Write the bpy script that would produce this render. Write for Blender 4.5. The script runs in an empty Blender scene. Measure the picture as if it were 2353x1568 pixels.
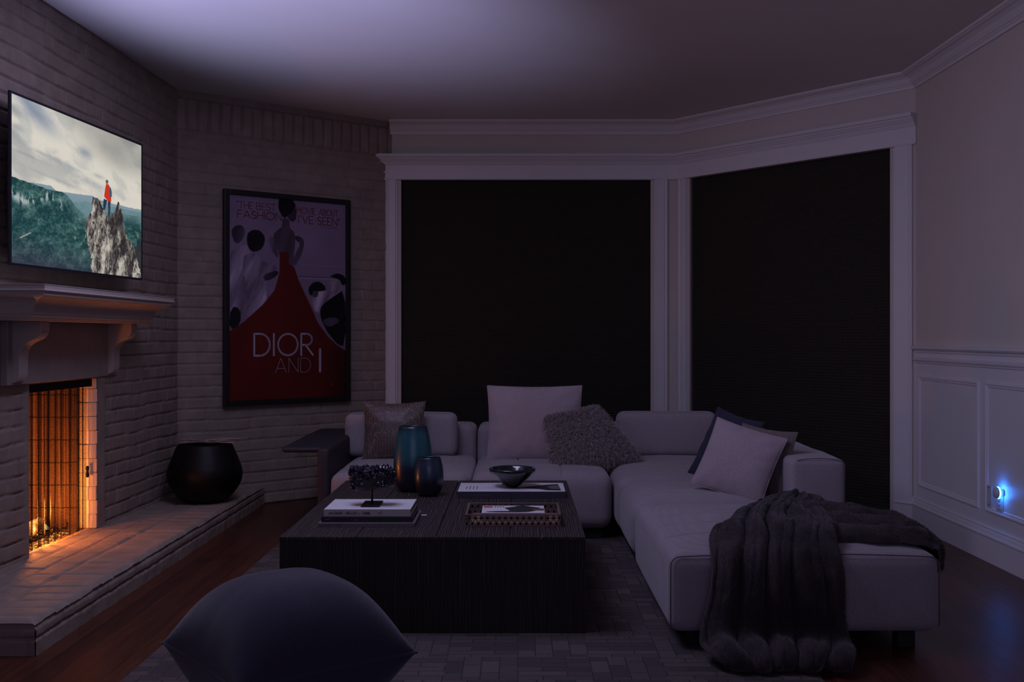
import bpy, math, random
import numpy as np
from mathutils import Vector, Matrix

C = bpy.context.scene.collection
SC = bpy.context.scene
PI = math.pi
rng = np.random.default_rng(7)
random.seed(7)

# ------------------------------------------------------------------ camera
CAM_H = 1.10
cam_d = bpy.data.cameras.new('camera')
cam_d.sensor_fit = 'HORIZONTAL'
cam_d.sensor_width = 36.0
cam_d.lens = 36.0 * 2425.0 / 2353.0
cam_d.shift_x = -(1190.0 - 1176.5) / 2353.0
cam_d.shift_y = -(784.0 - 770.0) / 2353.0
cam_d.clip_start = 0.05
cam = bpy.data.objects.new('camera', cam_d)
cam.location = (0, 0, CAM_H)
cam.rotation_euler = (PI / 2, 0, 0)
C.objects.link(cam)
SC.camera = cam

# ------------------------------------------------------------------ exposure, world
SC.view_settings.view_transform = 'Standard'
SC.view_settings.look = 'None'
SC.view_settings.gamma = 1.0
SC.view_settings.use_curve_mapping = False
SC.view_settings.exposure = 0.0
world = bpy.data.worlds.new('night')
SC.world = world
world.use_nodes = True
wb = world.node_tree.nodes['Background']
wb.inputs[0].default_value = (0.60, 0.48, 0.90, 1)
wb.inputs[1].default_value = 0.060

def spot(name, loc, aim, energy, color, size, blend, radius=0.1):
    d = bpy.data.lights.new(name, 'SPOT')
    d.energy = energy; d.color = color; d.spot_size = size; d.spot_blend = blend
    d.shadow_soft_size = radius
    o = bpy.data.objects.new(name, d); C.objects.link(o)
    o.location = loc
    o.rotation_euler = (Vector(aim) - Vector(loc)).to_track_quat('-Z', 'Y').to_euler()
    return o

def area(name, loc, aim, energy, color, sx, sy):
    d = bpy.data.lights.new(name, 'AREA')
    d.shape = 'RECTANGLE'; d.size = sx; d.size_y = sy
    d.energy = energy; d.color = color
    o = bpy.data.objects.new(name, d); C.objects.link(o)
    o.location = loc
    o.rotation_euler = (Vector(aim) - Vector(loc)).to_track_quat('-Z', 'Y').to_euler()
    return o

# up-lighting that washes the ceiling above the fireplace side of the room
spot('ceiling_uplight', (-1.85, 3.3, 1.0), (-1.15, 4.65, 2.61), 235.0, (0.52, 0.52, 1.0), math.radians(58), 0.9, 0.10)
# added area light standing for ceiling bounce, just above the frame's top edge
area('ceiling_bounce_fill', (-0.75, 3.95, 2.57), (-0.55, 4.1, 0.0), 18.5, (0.62, 0.60, 1.0), 1.2, 0.8)
# added dim fill from behind the camera, lifting the front faces
area('rear_fill', (0.2, -1.3, 1.6), (0.9, 5.5, 1.7), 13.0, (0.58, 0.52, 1.0), 3.4, 1.6)
# added fill on the fireplace side, out of the frame, brightening the right wall
spot('right_wall_fill', (-1.95, 2.3, 2.2), (2.29, 5.3, 2.15), 75.0, (0.62, 0.58, 1.0), math.radians(70), 1.0, 0.25)

# ------------------------------------------------------------------ helpers
def tag(o, label=None, cat=None, group=None, kind=None):
    if label: o['label'] = label
    if cat: o['category'] = cat
    if group: o['group'] = group
    if kind: o['kind'] = kind
    return o

def empty(name, loc, label=None, cat=None, group=None, rot=(0, 0, 0), kind=None):
    o = bpy.data.objects.new(name, None)
    o.location = loc; o.rotation_euler = rot; o.empty_display_size = 0.1
    C.objects.link(o)
    return tag(o, label, cat, group, kind)

def link(name, me, mat, parent=None, smooth=True):
    """link a mesh given in world coordinates; keep them when parented"""
    if isinstance(mat, (list, tuple)):
        for m in mat: me.materials.append(m)
    elif mat is not None:
        me.materials.append(mat)
    if smooth:
        me.polygons.foreach_set('use_smooth', np.ones(len(me.polygons), bool))
    o = bpy.data.objects.new(name, me)
    C.objects.link(o)
    if parent is not None:
        M = Matrix.Identity(4)
        chain = []
        p = parent
        while p is not None:
            chain.append(p); p = p.parent
        for p in reversed(chain):
            M = M @ p.matrix_parent_inverse @ Matrix.LocRotScale(p.location, p.rotation_euler, p.scale)
        o.parent = parent
        o.matrix_parent_inverse = M.inverted()
    return o

class MB:
    def __init__(s): s.v = []; s.f = []; s.mi = []; s.n = 0
    def add(s, V, F, mi=0):
        V = np.asarray(V, float).reshape(-1, 3)
        s.v.append(V)
        n = s.n
        s.f += [tuple(int(i) + n for i in q) for q in F]
        s.mi += [mi] * len(F)
        s.n += len(V)
        return s
    def box(s, x0, x1, y0, y1, z0, z1, mi=0):
        V = [(x, y, z) for z in (z0, z1) for y in (y0, y1) for x in (x0, x1)]
        F = [(0, 2, 3, 1), (4, 5, 7, 6), (0, 1, 5, 4), (2, 6, 7, 3), (0, 4, 6, 2), (1, 3, 7, 5)]
        return s.add(V, F, mi)
    def obox(s, o, ax, ay, az, mi=0):
        o, ax, ay, az = map(lambda q: np.array(q, float), (o, ax, ay, az))
        V = [o + ax * i + ay * j + az * k for k in (0, 1) for j in (0, 1) for i in (0, 1)]
        F = [(0, 2, 3, 1), (4, 5, 7, 6), (0, 1, 5, 4), (2, 6, 7, 3), (0, 4, 6, 2), (1, 3, 7, 5)]
        return s.add(V, F, mi)
    def grid(s, P, mi=0, close_u=False, close_v=False, flip=False):
        n, m = P.shape[:2]
        idx = np.arange(n * m).reshape(n, m)
        if close_u: idx = np.vstack([idx, idx[:1]])
        if close_v: idx = np.hstack([idx, idx[:, :1]])
        a, b, c, d = idx[:-1, :-1], idx[1:, :-1], idx[1:, 1:], idx[:-1, 1:]
        Q = np.stack([a, b, c, d], -1).reshape(-1, 4)
        if flip: Q = Q[:, ::-1]
        return s.add(P.reshape(-1, 3), Q.tolist(), mi)
    def tube(s, pts, r, n=8, mi=0, cap=True):
        pts = [np.array(p, float) for p in pts]
        rs = r if isinstance(r, (list, tuple, np.ndarray)) else [r] * len(pts)
        rings = []
        up = np.array([0.013, 0.021, 1.0])
        for i, p in enumerate(pts):
            a = pts[max(i - 1, 0)]; b = pts[min(i + 1, len(pts) - 1)]
            t = b - a; t /= (np.linalg.norm(t) + 1e-9)
            if abs(t @ up) > 0.97: up = np.array([1.0, 0.03, 0.01])
            x = np.cross(t, up); x /= np.linalg.norm(x)
            y = np.cross(t, x)
            rings.append([p + rs[i] * (math.cos(k * 2 * PI / n) * x + math.sin(k * 2 * PI / n) * y) for k in range(n)])
        s.grid(np.array(rings), mi, close_v=True)
        if cap:
            base = s.n - len(pts) * n
            s.f.append(tuple(base + k for k in range(n))); s.mi.append(mi)
            s.f.append(tuple(base + (len(pts) - 1) * n + k for k in reversed(range(n)))); s.mi.append(mi)
        return s
    def lathe(s, prof, cx, cy, n=48, mi=0):
        a = np.arange(n) * 2 * PI / n
        P = np.array([[(cx + r * math.cos(t), cy + r * math.sin(t), z) for t in a] for r, z in prof])
        return s.grid(P, mi, close_v=True)
    def mesh(s, name):
        me = bpy.data.meshes.new(name)
        me.from_pydata(np.vstack(s.v).tolist(), [], s.f)
        if any(s.mi): me.polygons.foreach_set('material_index', np.array(s.mi, np.int32))
        me.update()
        return me
    def build(s, name, mat, parent=None, smooth=False, bevel=0, sub=0, seg=2):
        o = link(name, s.mesh(name), mat, parent, smooth)
        if bevel:
            m = o.modifiers.new('bevel', 'BEVEL'); m.width = bevel; m.segments = seg
            m.limit_method = 'ANGLE'; m.angle_limit = 0.6
            m.harden_normals = False
        if sub:
            m = o.modifiers.new('sub', 'SUBSURF'); m.levels = sub; m.render_levels = sub
        return o

def fixn(o):
    import bmesh
    bm = bmesh.new(); bm.from_mesh(o.data)
    bmesh.ops.remove_doubles(bm, verts=bm.verts, dist=1e-6)
    bmesh.ops.recalc_face_normals(bm, faces=bm.faces)
    bm.to_mesh(o.data); bm.free()
    return o

# numpy value noise -----------------------------------------------------
_tab = np.random.default_rng(3).random((256, 256))
def vnoise(x, y, seed=0):
    x = np.asarray(x, float) + seed * 17.3; y = np.asarray(y, float) + seed * 9.7
    xi = np.floor(x).astype(int); yi = np.floor(y).astype(int)
    fx = x - xi; fy = y - yi
    fx = fx * fx * (3 - 2 * fx); fy = fy * fy * (3 - 2 * fy)
    t = _tab
    a = t[xi & 255, yi & 255]; b = t[(xi + 1) & 255, yi & 255]
    c = t[xi & 255, (yi + 1) & 255]; d = t[(xi + 1) & 255, (yi + 1) & 255]
    return (a * (1 - fx) + b * fx) * (1 - fy) + (c * (1 - fx) + d * fx) * fy
def fbm(x, y, seed=0, oct=5, gain=0.5):
    s = 0; a = 1; t = 0
    for i in range(oct):
        s = s + a * vnoise(x * 2 ** i, y * 2 ** i, seed + i * 3); t += a; a *= gain
    return s / t
def sstep(a, b, x):
    t = np.clip((x - a) / (b - a), 0, 1); return t * t * (3 - 2 * t)

# ------------------------------------------------------------------ materials
def lin(c):
    return tuple(((v / 255) / 12.92 if v / 255 <= 0.04045 else (((v / 255) + 0.055) / 1.055) ** 2.4) for v in c)

class Mat:
    def __init__(s, name):
        s.m = bpy.data.materials.new(name); s.m.use_nodes = True
        s.nt = s.m.node_tree; s.b = s.nt.nodes['Principled BSDF']
        s.tc = s.nt.nodes.new('ShaderNodeTexCoord')
    def n(s, t, **k):
        o = s.nt.nodes.new(t)
        for a, v in k.items():
            if a.startswith('i_'): o.inputs[a[2:].replace('_', ' ')].default_value = v
            else: setattr(o, a, v)
        return o
    def l(s, a, b): s.nt.links.new(a, b)
    def mapping(s, scale=(1, 1, 1), rot=(0, 0, 0)):
        m = s.n('ShaderNodeMapping'); m.inputs['Scale'].default_value = scale; m.inputs['Rotation'].default_value = rot
        s.l(s.tc.outputs['Object'], m.inputs['Vector']); return m.outputs[0]
    def noise(s, scale, vec=None, detail=4, rough=0.5):
        n = s.n('ShaderNodeTexNoise'); n.inputs['Scale'].default_value = scale
        n.inputs['Detail'].default_value = detail; n.inputs['Roughness'].default_value = rough
        s.l(vec if vec is not None else s.tc.outputs['Object'], n.inputs['Vector']); return n.outputs[0]
    def ramp(s, fac, stops):
        r = s.n('ShaderNodeValToRGB'); e = r.color_ramp.elements
        while len(e) < len(stops): e.new(0.5)
        for i, (p, c) in enumerate(stops):
            e[i].position = p; e[i].color = (*c, 1) if len(c) == 3 else c
        s.l(fac, r.inputs[0]); return r.outputs[0]
    def mix(s, f, a, b, mode='MIX'):
        m = s.n('ShaderNodeMixRGB'); m.blend_type = mode
        for i, v in ((0, f), (1, a), (2, b)):
            if hasattr(v, 'is_output'): s.l(v, m.inputs[i])
            else: m.inputs[i].default_value = v if i == 0 else (*v, 1)
        return m.outputs[0]
    def math(s, op, a, b=0.0):
        m = s.n('ShaderNodeMath'); m.operation = op
        for i, v in ((0, a), (1, b)):
            if hasattr(v, 'is_output'): s.l(v, m.inputs[i])
            else: m.inputs[i].default_value = v
        return m.outputs[0]
    def bump(s, h, strength=0.3, dist=0.01, prev=None):
        b = s.n('ShaderNodeBump'); b.inputs['Strength'].default_value = strength; b.inputs['Distance'].default_value = dist
        s.l(h, b.inputs['Height'])
        if prev is not None: s.l(prev, b.inputs['Normal'])
        s.l(b.outputs[0], s.b.inputs['Normal']); return b.outputs[0]
    def set(s, color=None, rough=None, metal=None, spec=None, sheen=None, coat=None):
        if color is not None:
            if hasattr(color, 'is_output'): s.l(color, s.b.inputs['Base Color'])
            else: s.b.inputs['Base Color'].default_value = (*color, 1)
        if rough is not None:
            if hasattr(rough, 'is_output'): s.l(rough, s.b.inputs['Roughness'])
            else: s.b.inputs['Roughness'].default_value = rough
        if metal is not None: s.b.inputs['Metallic'].default_value = metal
        if spec is not None: s.b.inputs['Specular IOR Level'].default_value = spec
        if sheen is not None:
            s.b.inputs['Sheen Weight'].default_value = sheen; s.b.inputs['Sheen Roughness'].default_value = 0.5
        if coat is not None:
            s.b.inputs['Coat Weight'].default_value = coat; s.b.inputs['Coat Roughness'].default_value = 0.05
        return s

def plain(name, col, rough=0.5, metal=0, spec=0.5, vary=0.15, vs=20, bump=0.0, coat=None):
    m = Mat(name)
    n = m.noise(vs)
    c2 = tuple(v * (1 - vary) for v in col)
    m.set(m.ramp(n, [(0.3, c2), (0.7, col)]), rough, metal, spec, coat=coat)
    if bump: m.bump(m.noise(vs * 6), bump, 0.002)
    return m.m

M = {}
# painted plaster, ceiling and woodwork
def mk_paint(name, col, rough=0.6, b=0.05):
    m = Mat(name)
    m.set(m.ramp(m.noise(3.0), [(0.2, tuple(v * 0.95 for v in col)), (0.8, col)]), rough, spec=0.3)
    m.bump(m.noise(220.0, detail=3), b, 0.001); return m.m
M['ceiling'] = mk_paint('ceiling_paint', (0.70, 0.68, 0.66), 0.9)
M['beige'] = mk_paint('beige_wall_paint', (0.62, 0.56, 0.50), 0.8)
M['trim'] = mk_paint('white_trim_paint', (0.72, 0.69, 0.69), 0.4, 0.02)
M['blank'] = mk_paint('painted_brick_plain', (0.33, 0.28, 0.26), 0.8)

def mk_brick():
    m = Mat('painted_brick')
    n1 = m.noise(9.0, detail=6, rough=0.6); n2 = m.noise(60.0, detail=5, rough=0.65)
    c = m.ramp(n1, [(0.3, (0.25, 0.192, 0.150)), (0.7, (0.335, 0.265, 0.215))])
    m.set(c, 0.75, spec=0.3)
    p = m.bump(n2, 0.35, 0.006)
    return m.m
M['brick'] = mk_brick()
def mk_stone():
    m = Mat('smooth_painted_plaster')
    n1 = m.noise(5.0, detail=6)
    st = m.noise(30.0, m.mapping((1, 3, 0.25)), detail=4)
    m.set(m.ramp(n1, [(0.3, (0.27, 0.22, 0.19)), (0.7, (0.36, 0.30, 0.27))]), 0.7, spec=0.3)
    m.bump(st, 0.3, 0.006)
    return m.m
M['stone'] = mk_stone()
M['mantel'] = mk_paint('mantel_paint', (0.46, 0.40, 0.36), 0.45, 0.03)

def mk_floor():
    m = Mat('dark_wood_floor')
    v = m.mapping((1, 1, 1), (0, 0, PI / 2))
    br = m.n('ShaderNodeTexBrick'); br.inputs['Scale'].default_value = 1.0
    br.inputs['Brick Width'].default_value = 1.3; br.inputs['Row Height'].default_value = 0.083
    br.inputs['Mortar Size'].default_value = 0.0012; br.inputs['Mortar Smooth'].default_value = 0.3
    br.inputs['Bias'].default_value = 0.0
    br.inputs['Color1'].default_value = (0.125, 0.036, 0.017, 1); br.inputs['Color2'].default_value = (0.075, 0.022, 0.012, 1)
    br.inputs['Mortar'].default_value = (0.02, 0.008, 0.005, 1)
    m.l(v, br.inputs['Vector'])
    g = m.noise(14.0, m.mapping((3.2, 0.28, 1)), detail=8, rough=0.65)
    c = m.mix(0.6, br.outputs['Color'], m.ramp(g, [(0.35, (0.3, 0.26, 0.24)), (0.7, (1, 1, 1))]), 'MULTIPLY')
    m.set(c, m.ramp(g, [(0.3, (0.30,) * 3), (0.7, (0.42,) * 3)]), spec=0.42)
    p = m.bump(br.outputs['Fac'], -0.25, 0.002)
    m.bump(g, 0.12, 0.002, p)
    return m.m
M['floor'] = mk_floor()

def mk_fabric(name, col, scale=420.0, b=0.5, sheen=0.25, var=0.25, dist=0.002):
    m = Mat(name)
    wx = m.n('ShaderNodeTexWave'); wx.inputs['Scale'].default_value = scale / 6.3
    wx.bands_direction = 'X'; wx.inputs['Distortion'].default_value = 2.5; wx.inputs['Detail Scale'].default_value = 3
    wz = m.n('ShaderNodeTexWave'); wz.inputs['Scale'].default_value = scale / 6.3
    wz.bands_direction = 'Z'; wz.inputs['Distortion'].default_value = 2.5; wz.inputs['Detail Scale'].default_value = 3
    m.l(m.tc.outputs['Object'], wx.inputs['Vector']); m.l(m.tc.outputs['Object'], wz.inputs['Vector'])
    w = m.mix(0.5, wx.outputs[0], wz.outputs[0])
    n = m.noise(130.0, detail=5, rough=0.7)
    n2 = m.noise(6.0, detail=3)
    f = m.mix(0.72, w, n)
    c = m.ramp(f, [(0.3, tuple(v * (1 - var) for v in col)), (0.65, col)])
    c = m.mix(0.35, c, m.ramp(n2, [(0.3, (0.8,) * 3), (0.7, (1, 1, 1))]), 'MULTIPLY')
    m.set(c, 0.9, spec=0.15, sheen=sheen)
    m.bump(f, b, dist)
    return m.m
M['sofa'] = mk_fabric('grey_woven_upholstery', (0.36, 0.31, 0.335))
M['cushion'] = mk_fabric('grey_cushion_fabric', (0.37, 0.32, 0.34), 520)
M['linen'] = mk_fabric('pale_linen_fabric', (0.44, 0.36, 0.385), 380, 0.6, var=0.3)
M['pink'] = mk_fabric('pale_mauve_linen', (0.42, 0.335, 0.36), 380, 0.6, var=0.3)
M['brown_fabric'] = mk_fabric('taupe_fabric', (0.17, 0.135, 0.125), 400)
M['navy'] = mk_fabric('navy_fabric', (0.034, 0.036, 0.064), 450, sheen=0.1)
M['charcoal_cushion'] = mk_fabric('charcoal_blue_fabric', (0.042, 0.040, 0.062), 500, 0.4, sheen=0.3)
M['piping'] = mk_fabric('dark_piping', (0.16, 0.13, 0.14), 800)
M['dark_base'] = plain('dark_base', (0.012, 0.011, 0.011), 0.8)
M['leather'] = plain('dark_leather', (0.040, 0.033, 0.042), 0.62, spec=0.3, vary=0.25, vs=40, bump=0.35)

def mk_croc():
    m = Mat('embossed_leather')
    v = m.n('ShaderNodeTexVoronoi'); v.feature = 'DISTANCE_TO_EDGE'; v.inputs['Scale'].default_value = 74
    v.inputs['Randomness'].default_value = 0.55
    mp = m.n('ShaderNodeMapping'); mp.inputs['Scale'].default_value = (0.8, 0.8, 1.25)
    m.l(m.tc.outputs['Object'], mp.inputs['Vector'])
    m.l(mp.outputs[0], v.inputs['Vector'])
    e = m.ramp(v.outputs['Distance'], [(0.02, (1, 1, 1)), (0.12, (0, 0, 0))])
    big = m.noise(5.0)
    c = m.mix(e, (0.085, 0.055, 0.045), (0.24, 0.18, 0.17))
    c = m.mix(0.5, c, m.ramp(big, [(0.35, (0.45, 0.35, 0.3)), (0.65, (1, 1, 1))]), 'MULTIPLY')
    m.set(c, 0.45, spec=0.5)
    m.bump(e, -0.5, 0.004)
    return m.m
M['croc'] = mk_croc()

def mk_fur(name, c0, c1, scale=30):
    m = Mat(name)
    n = m.noise(scale, detail=4)
    m.set(m.ramp(n, [(0.3, c0), (0.7, c1)]), 0.85, spec=0.2, sheen=0.2)
    return m.m
M['wool'] = mk_fur('curly_wool', (0.20, 0.17, 0.16), (0.52, 0.45, 0.44), 60)
M['throwfur'] = mk_fur('dark_faux_fur', (0.020, 0.014, 0.016), (0.056, 0.040, 0.044), 9)

def mk_rug():
    m = Mat('grey_patchwork_rug')
    sp = m.mapping((1, 1, 1))
    def bricks(w, h, off, rot):
        br = m.n('ShaderNodeTexBrick'); br.inputs['Scale'].default_value = 1
        br.inputs['Brick Width'].default_value = w; br.inputs['Row Height'].default_value = h
        br.inputs['Mortar Size'].default_value = 0.003; br.inputs['Mortar Smooth'].default_value = 0.4
        br.inputs['Color1'].default_value = (0.165, 0.130, 0.125, 1); br.inputs['Color2'].default_value = (0.085, 0.070, 0.073, 1)
        br.inputs['Mortar'].default_value = (0.065, 0.053, 0.055, 1); br.offset = off
        m.l(m.mapping((1, 1, 1), (0, 0, rot)), br.inputs['Vector']); return br
    b1 = bricks(0.16, 0.045, 0.5, 0.0); b2 = bricks(0.12, 0.06, 0.37, PI / 2)
    ck = m.n('ShaderNodeTexChecker'); ck.inputs['Scale'].default_value = 4.2; m.l(m.tc.outputs['Object'], ck.inputs['Vector'])
    f = ck.outputs['Fac']
    col = m.mix(f, b1.outputs['Color'], b2.outputs['Color'])
    n = m.noise(90.0, m.mapping((1, 2.5, 1)), detail=6, rough=0.7)
    big = m.noise(2.2, detail=4)
    col = m.mix(0.75, col, m.ramp(n, [(0.3, (0.45,) * 3), (0.7, (1, 1, 1))]), 'MULTIPLY')
    col = m.mix(0.5, col, m.ramp(big, [(0.3, (0.6,) * 3), (0.7, (1, 1, 1))]), 'MULTIPLY')
    m.set(col, 0.8, spec=0.3)
    h = m.mix(f, b1.outputs['Fac'], b2.outputs['Fac'])
    p = m.bump(h, -0.6, 0.004)
    m.bump(n, 0.5, 0.003, p)
    return m.m
M['rug'] = mk_rug()

def mk_wood(name, axis, c0, c1, rough=0.45, ring=34):
    m = Mat(name)
    sc = {'Y': (1, 0.06, 1), 'Z': (1, 1, 0.05)}[axis]
    v = m.mapping(sc)
    w = m.n('ShaderNodeTexWave'); w.bands_direction = 'X'; w.inputs['Scale'].default_value = ring
    w.inputs['Distortion'].default_value = 9; w.inputs['Detail'].default_value = 4; w.inputs['Detail Scale'].default_value = 1.2
    m.l(v, w.inputs['Vector'])
    n = m.noise(160.0, v, detail=5)
    f = m.mix(0.45, w.outputs[0], n)
    m.set(m.ramp(f, [(0.3, c0), (0.75, c1)]), rough, spec=0.45)
    m.bump(f, 0.9, 0.004)
    return m.m
M['table_top'] = mk_wood('brushed_black_oak', 'Y', (0.018, 0.014, 0.014), (0.075, 0.058, 0.058), 0.42)
M['table_side'] = mk_wood('black_oak_vertical', 'Z', (0.012, 0.010, 0.008), (0.036, 0.031, 0.024), 0.6)

def mk_shade():
    m = Mat('blackout_fabric')
    m.set(m.ramp(m.noise(40.0), [(0.3, (0.030, 0.027, 0.021)), (0.7, (0.037, 0.033, 0.025))]), 0.85, spec=0.1)
    return m.m
M['shade'] = mk_shade()
M['frame_black'] = plain('black_frame', (0.006, 0.005, 0.005), 0.4)
M['tv_body'] = plain('tv_bezel', (0.02, 0.02, 0.03), 0.3)
M['iron'] = plain('black_iron', (0.006, 0.005, 0.005), 0.5, 0.3)
M['pot'] = plain('black_ceramic', (0.006, 0.005, 0.005), 0.5, spec=0.25, vary=0.5, vs=25, bump=0.25)
M['twig'] = plain('pale_twigs', (0.30, 0.24, 0.21), 0.6)
M['plastic'] = plain('white_plastic', (0.62, 0.60, 0.62), 0.3)
M['hole'] = plain('dark_screw', (0.02, 0.02, 0.02), 0.6)
M['white_cover'] = plain('white_book_cover', (0.80, 0.77, 0.80), 0.35, vary=0.05)
M['white_spine'] = plain('ivory_book_spine', (0.45, 0.40, 0.38), 0.5, vary=0.05)
M['paper'] = plain('page_block', (0.34, 0.29, 0.28), 0.8, vary=0.3, vs=200)
M['black_cover'] = plain('black_book_cover', (0.012, 0.011, 0.012), 0.45)
M['grey_cover'] = plain('grey_book_cover', (0.15, 0.13, 0.135), 0.5)
M['navy_cover'] = plain('dark_blue_book_cloth', (0.035, 0.032, 0.048), 0.6)
M['ink'] = plain('black_ink', (0.02, 0.02, 0.02), 0.6)
M['ink_grey'] = plain('grey_foil', (0.15, 0.13, 0.13), 0.5)
M['lattice'] = plain('carved_brown_wood', (0.24, 0.145, 0.095), 0.5, vary=0.45, vs=45, bump=0.3)
M['tray_rim'] = plain('brown_tray_rim', (0.18, 0.115, 0.10), 0.45)
M['amethyst_matrix'] = plain('grey_geode_rock', (0.040, 0.028, 0.032), 0.5, vary=0.6, vs=70, bump=0.6)
M['poster_text'] = plain('red_print', (0.16, 0.025, 0.012), 0.5, vary=0.05)
M['poster_white'] = plain('lilac_print', (0.40, 0.36, 0.43), 0.5, vary=0.05)
M['poster_small'] = plain('grey_print', (0.12, 0.08, 0.09), 0.5, vary=0.05)

def mk_crystal():
    m = Mat('amethyst_crystal')
    n = m.noise(40.0)
    m.set(m.ramp(n, [(0.3, (0.006, 0.004, 0.010)), (0.7, (0.022, 0.015, 0.038))]), 0.12, spec=0.5, coat=0.3)
    return m.m
M['crystal'] = mk_crystal()

def mk_glaze(name, top, mid, bot, z0, z1, rough=0.32):
    m = Mat(name)
    sx = m.n('ShaderNodeSeparateXYZ'); m.l(m.tc.outputs['Object'], sx.inputs[0])
    mr = m.n('ShaderNodeMapRange'); mr.inputs['From Min'].default_value = z0; mr.inputs['From Max'].default_value = z1
    m.l(sx.outputs[2], mr.inputs['Value'])
    n = m.noise(30.0, detail=5)
    f = m.math('ADD', mr.outputs[0], m.math('MULTIPLY', m.math('SUBTRACT', n, 0.5), 0.15))
    c = m.ramp(f, [(0.0, bot), (0.32, bot), (0.5, mid), (0.86, mid), (0.98, top)])
    m.set(c, rough, spec=0.6, coat=0.15)
    return m.m
M['vase_teal'] = mk_glaze('teal_glaze', (0.005, 0.018, 0.028), (0.010, 0.080, 0.098), (0.006, 0.010, 0.024), 0.362, 0.672)
M['vase_blue'] = mk_glaze('dark_blue_glaze', (0.006, 0.02, 0.028), (0.015, 0.030, 0.055), (0.006, 0.006, 0.014), 0.362, 0.542)
M['bowl'] = plain('dark_glazed_bowl', (0.012, 0.022, 0.024), 0.12, vary=0.6, vs=12, coat=0.5)

# ------------------------------------------------------------------ room shell
H = 2.612
L0 = np.array([-2.088, 6.492]); L1 = np.array([-0.918, 7.481])
A0 = np.array([-0.918, 7.49]); A1 = np.array([1.129, 7.49]); B1 = np.array([2.295, 6.09])
def leftx(y): return -2.088 - 0.0284 * (6.492 - y)
Lw = np.array([leftx(2.0), 2.0])

mb = MB(); mb.box(-2.9, 2.6, -1.5, 7.9, -0.1, 0.0)
tag(mb.build('floor', M['floor']), 'dark reddish wood plank floor', None, kind='structure')
mb = MB(); mb.box(-2.9, 2.6, -1.5, 7.9, H, H + 0.1)
tag(mb.build('ceiling', M['ceiling']), 'smooth white ceiling', None, kind='structure')

def brick_wall(name, p0, p1, z0, z1, normal, step=0.007, hole=None, soldier=None, course=0.0705, length=0.205, seed=1, label=None, smooth_zone=None):
    p0 = np.array(p0, float); p1 = np.array(p1, float)
    Lh = np.linalg.norm(p1 - p0); d = (p1 - p0) / Lh
    ns = int(Lh / step) + 1; nz = int((z1 - z0) / step) + 1
    s = np.linspace(0, Lh, ns); z = np.linspace(z0, z1, nz)
    S, Z = np.meshgrid(s, z, indexing='ij')
    Zw = Z + 0.006 * (fbm(S * 4, Z * 4, seed) - 0.5) * 2
    Sw = S + 0.006 * (fbm(S * 5, Z * 5, seed + 5) - 0.5) * 2
    row = np.floor(Zw / course); fz = Zw / course - row
    off = (row % 2) * 0.5 + (np.sin(row * 12.9) * 0.08)
    cs = Sw / length + off; col = np.floor(cs); fs = cs - col
    dz = np.minimum(fz, 1 - fz) * course; ds = np.minimum(fs, 1 - fs) * length
    mort = 0.004
    wob = 0.004 * (fbm(S * 30, Z * 30, seed + 8, 3) - 0.5)
    eh = sstep(0.0, 0.0065, dz + wob); ev = sstep(0.0, 0.006, ds + wob)
    ev = 0.45 + 0.55 * ev           # vertical joints are filled with paint
    h = eh * ev
    per = _tab[(row.astype(int) * 7 + 3) & 255, (col.astype(int) * 13 + seed) & 255]
    depth = 0.010 * h + 0.004 * per * h + 0.005 * (fbm(S * 14, Z * 14, seed + 11) - 0.5)
    if soldier:
        za, zb = soldier
        cs = Sw / 0.0735; c2 = np.floor(cs); f2 = cs - c2
        ds = np.minimum(f2, 1 - f2) * 0.0735
        dzz = np.minimum(np.abs(Z - za), np.abs(Z - zb))
        hs = sstep(0.001, 0.012, ds + wob) * sstep(0.0, 0.010, dzz)
        per2 = _tab[(c2.astype(int) * 11) & 255, 5]
        dso = 0.022 * hs + 0.006 * per2 * hs + 0.004 * (fbm(S * 14, Z * 14, seed + 11) - 0.5)
        depth = np.where((Z > za) & (Z < zb), dso, depth)
        depth = np.where(Z > zb, 0.018 + 0.004 * fbm(S * 10, Z * 10, 4), depth)
    if smooth_zone is not None:
        s0, s1, za, zb = smooth_zone
        k = sstep(s0 - 0.02, s0 + 0.02, S) * (1 - sstep(s1 - 0.02, s1 + 0.02, S)) * sstep(za - 0.02, za + 0.02, Z) * (1 - sstep(zb - 0.02, zb + 0.02, Z))
        depth = depth * (1 - k) + k * (0.016 + 0.003 * fbm(S * 12, Z * 12, 3))
    N = np.array([normal[0], normal[1]])
    P = np.zeros((ns, nz, 3))
    P[..., 0] = p0[0] + d[0] * S + N[0] * (depth - 0.016)
    P[..., 1] = p0[1] + d[1] * S + N[1] * (depth - 0.016)
    P[..., 2] = Z
    idx = np.arange(ns * nz).reshape(ns, nz)
    a, b, c, e = idx[:-1, :-1], idx[1:, :-1], idx[1:, 1:], idx[:-1, 1:]
    Q = np.stack([a, b, c, e], -1).reshape(-1, 4)
    if hole:
        sc = (S[:-1, :-1] + S[1:, 1:]).ravel() / 2; zc = (Z[:-1, :-1] + Z[1:, 1:]).ravel() / 2
        wb_ = 0.005 * (fbm(sc * 0 + 3, zc * 40, 9, 2) - 0.5)
        keep = ~((sc > hole[0] + wb_) & (sc < hole[1] + wb_) & (zc < hole[3]) & (zc > hole[2]))
        Q = Q[keep]
    me = bpy.data.meshes.new(name)
    me.from_pydata(P.reshape(-1, 3).tolist(), [], Q.tolist()); me.update()
    return tag(link(name, me, M['brick']), label, None, kind='structure')

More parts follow.
